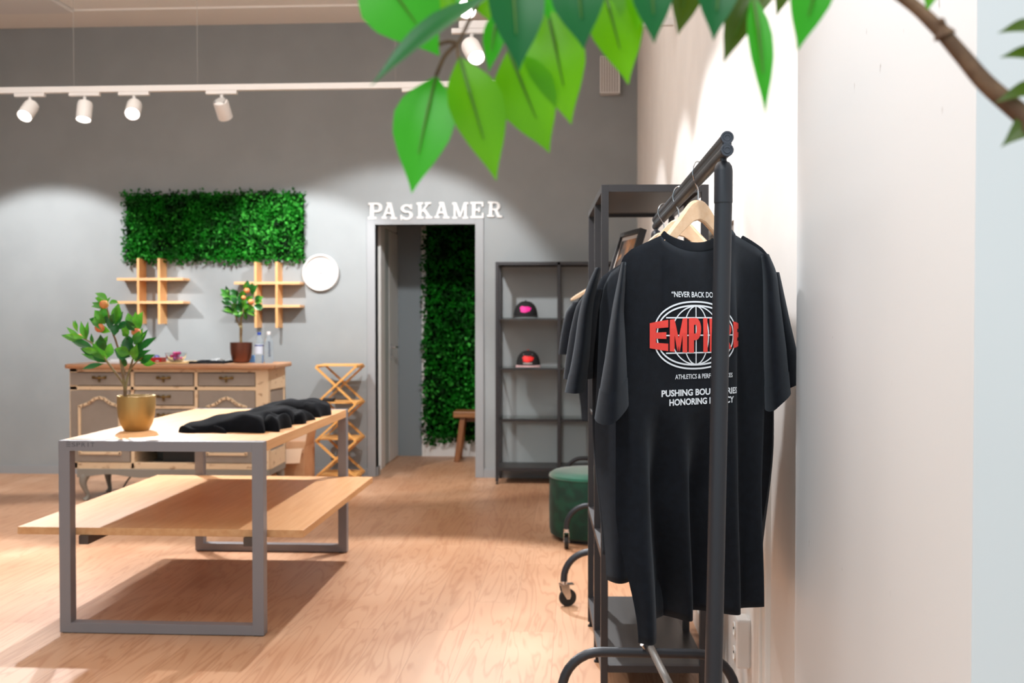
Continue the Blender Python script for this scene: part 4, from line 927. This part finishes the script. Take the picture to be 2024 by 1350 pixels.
# front shirt
PXA = [1219, 1266, 1303, 1345, 1384, 1430, 1470, 1528]
LT0, LT1 = (.095, 2.12), (.43, 2.44)
top = [on_line(p, LT0, LT1) for p in PXA]
FL0, FL1 = pxy(1217, 2.11), pxy(1449, 2.30)
c3 = [FL0] + [on_line(p, FL0, FL1) for p in (1268, 1303, 1345, 1388)] + [FL1, pxy(1453, 2.37), pxy(1506, 2.42)]
c5 = [pxy(1217, 2.125), pxy(1281, 2.145), pxy(1287, 2.23), pxy(1357, 2.238), pxy(1363, 2.305), pxy(1450, 2.308), pxy(1454, 2.39), pxy(1502, 2.42)]
c10 = [pxy(1262, 2.12), pxy(1297, 2.128), pxy(1300, 2.325), pxy(1366, 2.285), pxy(1369, 2.375), pxy(1456, 2.34), pxy(1460, 2.395), pxy(1508, 2.405)]
kz = [(1213, 1.35), (1219, 1.375), (1224, 1.405), (1232, 1.426), (1246, 1.440), (1305, 1.473), (1445, 1.488), (1490, 1.462), (1508, 1.445), (1520, 1.42), (1528, 1.385)]
_td = catmull([(x, y, 0) for x, y in top], 24); _tp = [(i / (len(_td) - 1), 1140 + 2100 * p.x / p.y) for i, p in enumerate(_td)]
pxtop = lambda a: interp(a, _tp)
a_of = lambda px: next((a for a, p in _tp if p >= px), 1)
n1 = Vector((-.11, -.99, 0)).normalized()
def slv_path(rows, Y, rd):
    return [((PXK(c) * Y, Y, H + (632 - y) / 2100 * Y), hw * Y / 2100, rd * k) for (c, hw, y, k) in rows]
slv = [dict(path=slv_path([(1232, 5, 520, .5), (1227, 8, 560, .75), (1220, 12, 620, .9), (1216, 19, 700, 1), (1209, 29, 811, 1.05)], 2.09, .075), d1=(1, 0, 0), d2=(.035, 1, 0), tilt=.010, tilt2=.02, ph=.6),
       dict(path=slv_path([(1506, 8, 505, .5), (1515, 13, 545, .75), (1519, 15, 600, .9), (1526, 20, 700, 1), (1532, 21, 790, 1.05)], 2.425, .070), d1=(1, 0, 0), d2=(.18, 1, 0), tilt=.020, tilt2=.01, ph=2.2)]
shirt, SF, ST = make_shirt([(0, top), (.22, c3), (.42, c3), (.62, c5), (1, c10)], lambda a: interp(pxtop(a), kz), lambda a: .655, (1306, 1446), .016,
                    'front black t-shirt with the white globe and red lettering on its back', slv, n1, amap=pxtop)
# print on the back of the shirt: s along the cloth (m) from the middle, z height
tab = []; s_acc = 0; prev = None
for i in range(701):
    p = SF(i / 700, .3); p2 = Vector((p.x, p.y, 0))
    if prev is not None: s_acc += (p2 - prev).length
    prev = p2; tab.append((s_acc, i / 700))
def px_of(p):
    d = p - Vector((0, 0, H)); return 1012 + 2100 * d.dot(_r) / d.dot(_f)
sc0 = next(s for s, a in tab if px_of(SF(a, .3)) >= 1375)
def cloth(s, z, off):
    a = interp(sc0 + s, tab); t = (ST(a, False) - z) / (ST(a, False) - .655)
    p = SF(a, t); pa = SF(min(a + .004, 1), t) - SF(max(a - .004, 0), t); pt = SF(a, t + .01) - SF(a, t - .01)
    n_ = pt.cross(pa).normalized()
    if n_.dot(n1) < -.25: n_ = -n_
    return p + n_ * off
def ribbon(b, pts, wd, off):
    rows = []
    for i, (x, z) in enumerate(pts):
        x0, z0 = pts[max(i - 1, 0)]; x1, z1 = pts[min(i + 1, len(pts) - 1)]; d = math.hypot(x1 - x0, z1 - z0); nx, nz = -(z1 - z0) / d, (x1 - x0) / d
        rows.append([cloth(x + nx * wd / 2, z + nz * wd / 2, off), cloth(x - nx * wd / 2, z - nz * wd / 2, off)])
    b.grid(rows)
ZG = 1.268
b = MB(); N = 72
def sup(a, rx, rz, e=.88): c, s = math.cos(a), math.sin(a); return (rx * math.copysign(abs(c) ** e, c), ZG + rz * math.copysign(abs(s) ** e, s))
for rx, rz in ((.112, .0690), (.103, .0610)): ribbon(b, [sup(2 * PI * i / N, rx, rz) for i in range(N + 1)], .0034, .0012)
for rx in (.066, .034): ribbon(b, [(rx * math.cos(2 * PI * i / N), ZG + .060 * math.sin(2 * PI * i / N)) for i in range(N + 1)], .0026, .0013)
ribbon(b, [(0, ZG - .06 + .12 * i / 30) for i in range(31)], .0026, .0013)
for dz, hw in ((0, .102), (.036, .080), (-.036, .080)): ribbon(b, [(-hw + 2 * hw * i / 60, ZG + dz) for i in range(61)], .0026, .0014)
tag(obj('printed_globe', b, M_pwhite, shirt), 'white printed globe outline')
def printed(txt, zc, wid, hgt, x0, off, bold, m, name, warp=None):
    cu = text_fit(txt, wid, hgt, bold); me = bpy.data.meshes.new('p'); me.from_pydata([(x, z, 0) for x, z in cu[0]], [], cu[1])
    bm = bmesh.new(); bm.from_mesh(me); bmesh.ops.triangulate(bm, faces=bm.faces)
    for _ in range(3):
        ed = [e for e in bm.edges if e.calc_length() > .006]
        if not ed: break
        bmesh.ops.subdivide_edges(bm, edges=ed, cuts=1); bmesh.ops.triangulate(bm, faces=bm.faces)
    bm.verts.index_update(); vs = [v.co.copy() for v in bm.verts]; fs = [tuple(v.index for v in f.verts) for f in bm.faces]; bm.free(); bpy.data.meshes.remove(me)
    out = []
    for v in vs:
        x, z = v.x, v.y
        if warp: x, z = warp(x, z)
        out.append(cloth(x + x0, zc + z, off))
    return obj(name, MB().add(out, fs), m, shirt)
DK = mat('black_outline_print', (8, 9, 11), .8)
def bulge(x, z): k = (x / .14); return (x, z * (.66 + .42 * max(0, 1 - k * k)) - .000 * x)
printed('\u201cNEVER BACK DOWN\u201d', 1.352, .150, .0118, .009, .0012, .012, M_pwhite, 'printed_slogan')
def arcq(cx, cy, rx, ry, tx, ty, n=12):
    P = lambda k, x, y: (cx + x * math.cos(-PI / 2 + PI * k / n), cy + y * math.sin(-PI / 2 + PI * k / n))
    return [[P(k, rx, ry), P(k + 1, rx, ry), P(k + 1, rx - tx, ry - ty), P(k, rx - tx, ry - ty)] for k in range(n)]
RC = lambda x0, x1, y0, y1: [(x0, y0), (x1, y0), (x1, y1), (x0, y1)]
GLY = {'E': [RC(0, .34, 0, 1), RC(.34, 1, 0, .24), RC(.34, .9, .39, .61), RC(.34, 1, .76, 1)], 'F': [RC(.0, .3, .06, .94), RC(.3, 1, 0, .24), RC(.3, .9, .39, .61), RC(.3, 1, .76, 1)],
       'M': [RC(0, .27, 0, 1), RC(.73, 1, 0, 1), [(.27, .98), (.27, .52), (.44, 0), (.5, 0), (.5, .42)], [(.73, .98), (.73, .52), (.56, 0), (.5, 0), (.5, .42)]],
       'P': [RC(0, .42, 0, 1), RC(.42, .56, .80, 1), RC(.42, .56, .36, .55)] + arcq(.56, .68, .44, .32, .36, .19), 'I': [RC(0, 1, 0, 1)],
       'R': [RC(0, .38, 0, 1), RC(.38, .56, .80, 1), RC(.38, .56, .38, .57)] + arcq(.56, .69, .44, .31, .36, .19) + [[(.42, .42), (.62, 0), (1.02, 0), (.78, .46)]]}
for ch, a, c in (('E', -.123, -.075), ('M', -.071, -.025), ('P', -.021, .013), ('I', .019, .031), ('R', .037, .096), ('E', .103, .150)):
    b = MB(); nq = 7
    for k_, q in enumerate(GLY[ch]):
        if len(q) == 5: q = [[q[0], q[1], q[2], ((q[2][0] + q[4][0]) / 2, (q[2][1] + q[4][1]) / 2)], [q[0], ((q[2][0] + q[4][0]) / 2, (q[2][1] + q[4][1]) / 2), q[3], q[4]]]
        else: q = [q]
        for p0, p1, p2, p3 in q:
            rows = []
            for i in range(nq + 1):
                u = i / nq; A_ = (p0[0] + (p1[0] - p0[0]) * u, p0[1] + (p1[1] - p0[1]) * u); B_ = (p3[0] + (p2[0] - p3[0]) * u, p3[1] + (p2[1] - p3[1]) * u); row = []
                for j in range(nq + 1):
                    v = j / nq; x, z = bulge(a + (c - a) * (A_[0] + (B_[0] - A_[0]) * v), .066 * (A_[1] + (B_[1] - A_[1]) * v - .5)); row.append(cloth(x, ZG + z, .0022 + .00002 * k_))
                rows.append(row)
            b.grid(rows)
    obj('printed_letter', b, M_pred, shirt)
printed('ATHLETICS & PERFORMANCES', 1.183, .158, .0098, .023, .0012, .012, M_pwhite, 'printed_slogan')
printed('PUSHING BOUNDARIES', 1.150, .212, .0138, .015, .0012, .03, M_pwhite, 'printed_slogan')
printed('HONORING LEGACY', 1.131, .178, .0138, .018, .0012, .03, M_pwhite, 'printed_slogan')
hanger((.2560, 2.275), math.radians(43.7), 'light wooden hanger nearest the viewer, holding the printed t-shirt', arm=.19)
# second shirt, turned the other way
L0, L1 = (.062, 2.86), (.462, 2.52)
lin2 = lambda q, d=0: (L0[0] + (L1[0] - L0[0]) * q + d * -.64 * .0, L0[1] + (L1[1] - L0[1]) * q + d)
top2 = [lin2(q) for q in (0, .14, .28, .42, .58, .72, .86, 1)]
m2 = [(.048, 2.845), lin2(.16, -.03), lin2(.28, .015), lin2(.42, -.03), lin2(.58, .02), lin2(.72, -.02), lin2(.86, .02), (.462, 2.54)]
h2 = [(.078, 2.80), (.12, 2.76), lin2(.30, .06), lin2(.42, -.03), lin2(.58, .05), lin2(.72, -.02), lin2(.84, .05), (.43, 2.60)]
kz2 = [(0, 1.34), (.03, 1.395), (.07, 1.425), (.14, 1.445), (.32, 1.49), (.68, 1.49), (.86, 1.445), (.93, 1.425), (.97, 1.395), (1, 1.36)]
n2 = Vector((L1[1] - L0[1], -(L1[0] - L0[0]), 0)).normalized()
sl2 = [dict(path=slv_path([(1182, 6, 530, .5), (1172, 9, 560, .75), (1159, 12, 610, .9), (1149, 15, 700, 1), (1137, 17, 774, 1.05)], 2.87, .075), d1=(1, 0, 0), d2=(.02, 1, 0), ph=1.0),
       dict(path=slv_path([(1528, 6, 540, .5), (1533, 9, 580, .75), (1540, 14, 640, .8), (1548, 18, 700, .8), (1552, 18, 765, .8)], 2.52, .05), d1=(1, 0, 0), d2=(.18, 1, 0), tilt=.01, ph=1.8)]
make_shirt([(0, top2), (.45, m2), (1, h2)], lambda a: interp(a, kz2), lambda a: .615, (.32, .68), .014, 'black t-shirt hanging second, behind the printed one and showing at its left', sl2, n2, back_off=.05)
hanger((.2555, 2.698), math.radians(-40.4), 'pale wooden hanger second from the front on the near rack', arm=.20)
# third shirt, square to the rail and nearly hidden
def plain_shirt(x0, x1, y, hem, label, group=None):
    q = lambda k, d: (x0 + (x1 - x0) * k, y + d)
    kk = (0, .14, .28, .42, .58, .72, .86, 1)
    tp = [q(k, 0) for k in kk]; mm = [q(k, d) for k, d in zip(kk, (0, -.02, .01, -.02, .01, -.02, .01, 0))]; hh = [q(k * .86 + .07, d) for k, d in zip(kk, (0, -.04, .03, -.04, .03, -.04, .03, 0))]
    sl = [dict(path=[((x0 + .01, y, 1.39), .022, .04), ((x0 - .012, y, 1.34), .034, .06), ((x0 - .025, y, 1.27), .038, .065), ((x0 - .035, y, 1.19), .04, .07), ((x0 - .04, y, 1.13), .04, .07)], d1=(1, 0, 0), d2=(0, 1, 0)),
          dict(path=[((x1 - .01, y, 1.39), .02, .04), ((x1 + .002, y, 1.34), .024, .06), ((x1 + .008, y, 1.27), .026, .065), ((x1 + .012, y, 1.19), .026, .07), ((x1 + .012, y, 1.13), .026, .07)], d1=(1, 0, 0), d2=(0, 1, 0))]
    return make_shirt([(0, tp), (.45, mm), (1, hh)], lambda a: interp(a, kz2), lambda a: hem, (.32, .68), .02, label, sl, (0, -1, 0), back_off=.05)[0]
plain_shirt(.045, .455, 3.08, .62, 'black t-shirt hanging third on the front rack, almost hidden by the others')
hanger((.251, 3.09), 0.0, 'wooden hanger third from the front, its chrome hook near the rack end', arm=.19)
s4 = plain_shirt(-.006, .415, 5.25, .80, 'black garment on the second rack, only its sleeve showing beside the far shelf'); s4['group'] = 'black garments on the second rack'
hanger((.215, 5.25), 0.0, 'orange toned wooden hanger on the second rack, its round end sticking out', arm=.245)

# ------------------------------------------------------------------ leafy artificial tree in the foreground
t = thing('artificial_tree', (.68, .82, 0), 'leafy artificial tree whose branch and large leaves hang across the top of the photo', 'tree')
obj('planter', MB().lathe([(.12, 0), (.13, .01), (.16, .30), (.155, .30), (.15, .26), (1e-7, .26)], (.68, .82, 0), 32), mat('planter_grey', (90, 88, 86), .6), t, smooth=True)
br = catmull([(.68, .82, .25), (.67, .82, .8), (.62, .83, 1.2), at(2130, 330, 0.824), at(2030, 236, 0.840), at(1950, 166, 0.848), at(1900, 108, 0.856), at(1850, 52, 0.864), at(1786, -4, 0.880), at(1650, -90, 0.896), at(1450, -135, 0.920), at(1200, -130, 0.936), at(1020, -80, 0.944), at(955, -10, 0.944), at(905, 88, 0.944)], 6)
n = len(br); obj('branch', MB().tube(br, [.0115 - .0102 * (i / n) ** .8 for i in range(n)], 12), M_bark, t, smooth=True)
TW = []; b = MB(); TW.append(b)
b.tube(catmull([at(1868, 72, 0.860), at(1860, 50, 0.860), at(1862, 38, 0.856)], 4), [.009, .008, .006, .005, .004, .004, .003, .003, .002], 8)
b = MB(); TW.append(b); b.tube(catmull([at(905, 85, 0.944), at(880, 110, 0.944), at(862, 150, 0.944)], 4), .0018, 6)
b = MB(); TW.append(b); b.tube(catmull([at(905, 85, 0.944), at(905, 105, 0.936), at(909, 122, 0.928)], 4), .0016, 6)
b = MB(); TW.append(b); b.tube(catmull([at(905, 85, 0.944), at(885, 82, 0.944), at(862, 90, 0.936)], 4), .0018, 6)
for b in TW: obj('twig', b, M_bark, t, smooth=True)
G1, G2, G3 = M_green1, M_green2, M_green3
M_green4 = leaf_mat('olive_leaf', (86, 112, 16), (70, 96, 16), .35)
M_midrib = mat('leaf_rib', (70, 112, 10), .5)
LV = [  # base px, tip px, width px, distance, material, tilt of the face
    (862, 152, 814, 382, 124, 1.18, G3, .25), (909, 114, 981, 357, 112, 1.16, G1, .1), (1005, 100, 1086, 302, 122, 1.19, G1, .0), (1082, 20, 1129, 246, 124, 1.2, G1, .1), (1188, -40, 1242, 167, 112, 1.18, G1, .2),
    (1012, -70, 1026, 140, 112, 1.10, G2, .5), (1138, -80, 1154, 97, 108, 1.10, G2, .4), (735, -75, 868, 110, 165, 1.14, G3, .3), (820, -90, 900, 38, 110, 1.2, G1, .3), (985, 20, 966, 143, 44, 1.15, G3, .2), (925, -90, 905, 10, 80, 1.2, G3, .3),
    (1285, -80, 1293, 86, 82, 1.06, G2, .6), (1365, -80, 1340, 70, 66, 1.12, M_green4, .2), (1425, -90, 1410, 80, 84, 1.08, G2, .5), (1495, -30, 1430, 124, 60, 1.10, M_green4, .1), (1488, -10, 1513, 226, 50, 1.05, G3, .9),
    (1560, -80, 1534, 34, 44, 1.12, M_green4, .2), (1632, -100, 1577, 100, 84, 1.05, G3, .4), (1850, -60, 1832, 24, 40, 1.10, G1, .2), (1262, -60, 1258, 62, 60, 1.16, G1, .2), (1235, -90, 1225, 40, 70, 1.2, G2, .4), (1065, -110, 1085, 40, 80, 1.16, G3, .2),
    (1470, -110, 1462, 40, 70, 1.12, G2, .3), (1325, -110, 1318, 18, 70, 1.10, G2, .4), (1530, -120, 1500, 10, 66, 1.12, M_green4, .3),
    (955, -110, 1000, 70, 120, 1.24, G1, .1), (1060, -130, 1100, 75, 130, 1.25, G3, .1), (1190, -130, 1165, 60, 120, 1.25, G1, .1), (1560, -140, 1480, 60, 70, 1.2, M_green4, .2), (905, -120, 850, 5, 90, 1.25, G1, .1)]
for k, (bx_, by_, tx_, ty_, wd, Yd, m, tl) in enumerate(LV):
    Yd *= .8; b = MB(); p0 = at(bx_, by_, Yd); p1 = at(tx_, ty_, Yd - .02 + .03 * ((k * 7) % 5) / 5); ww = wd * Yd / 2100
    leaf_shape(b, p0, p1, ww, Vector((.25 * math.sin(k * 1.7), -1, tl)), bend=.05, cup=.22, n=17)
    lf = obj('leaf', b, m, t, smooth=True, auto=80)
    L_ = p1 - p0; obj('midrib', MB().tube([p0, p0 + L_ * .3 + Vector((0, -.0035 - .05 * L_.length * .8, 0)), p0 + L_ * .68 + Vector((0, -.0035 - .05 * L_.length * .8, 0))], [.0016, .0013, .0005], 6), M_midrib, lf)
# the narrow leaf seen on edge and the four at the right border
b = MB(); leaf_shape(b, at(968, -8, 0.864), at(731, 172, 0.816), 0.027, (.35, -.35, 1), bend=.05, cup=.3, n=17); obj('leaf', b, G2, t, smooth=True, auto=80)
for (bx_, by_, tx_, ty_, wd) in ((2075, 70, 1971, 66, 46), (2080, 130, 1975, 114, 50), (2085, 180, 1966, 204, 44), (2090, 225, 1978, 291, 64)):
    b = MB(); leaf_shape(b, at(bx_, by_, .85), at(tx_, ty_, .835), wd * .84 / 2100, (.1, -.75, .6), bend=.14, cup=.2, n=17); obj('leaf', b, M_green4, t, smooth=True, auto=80)
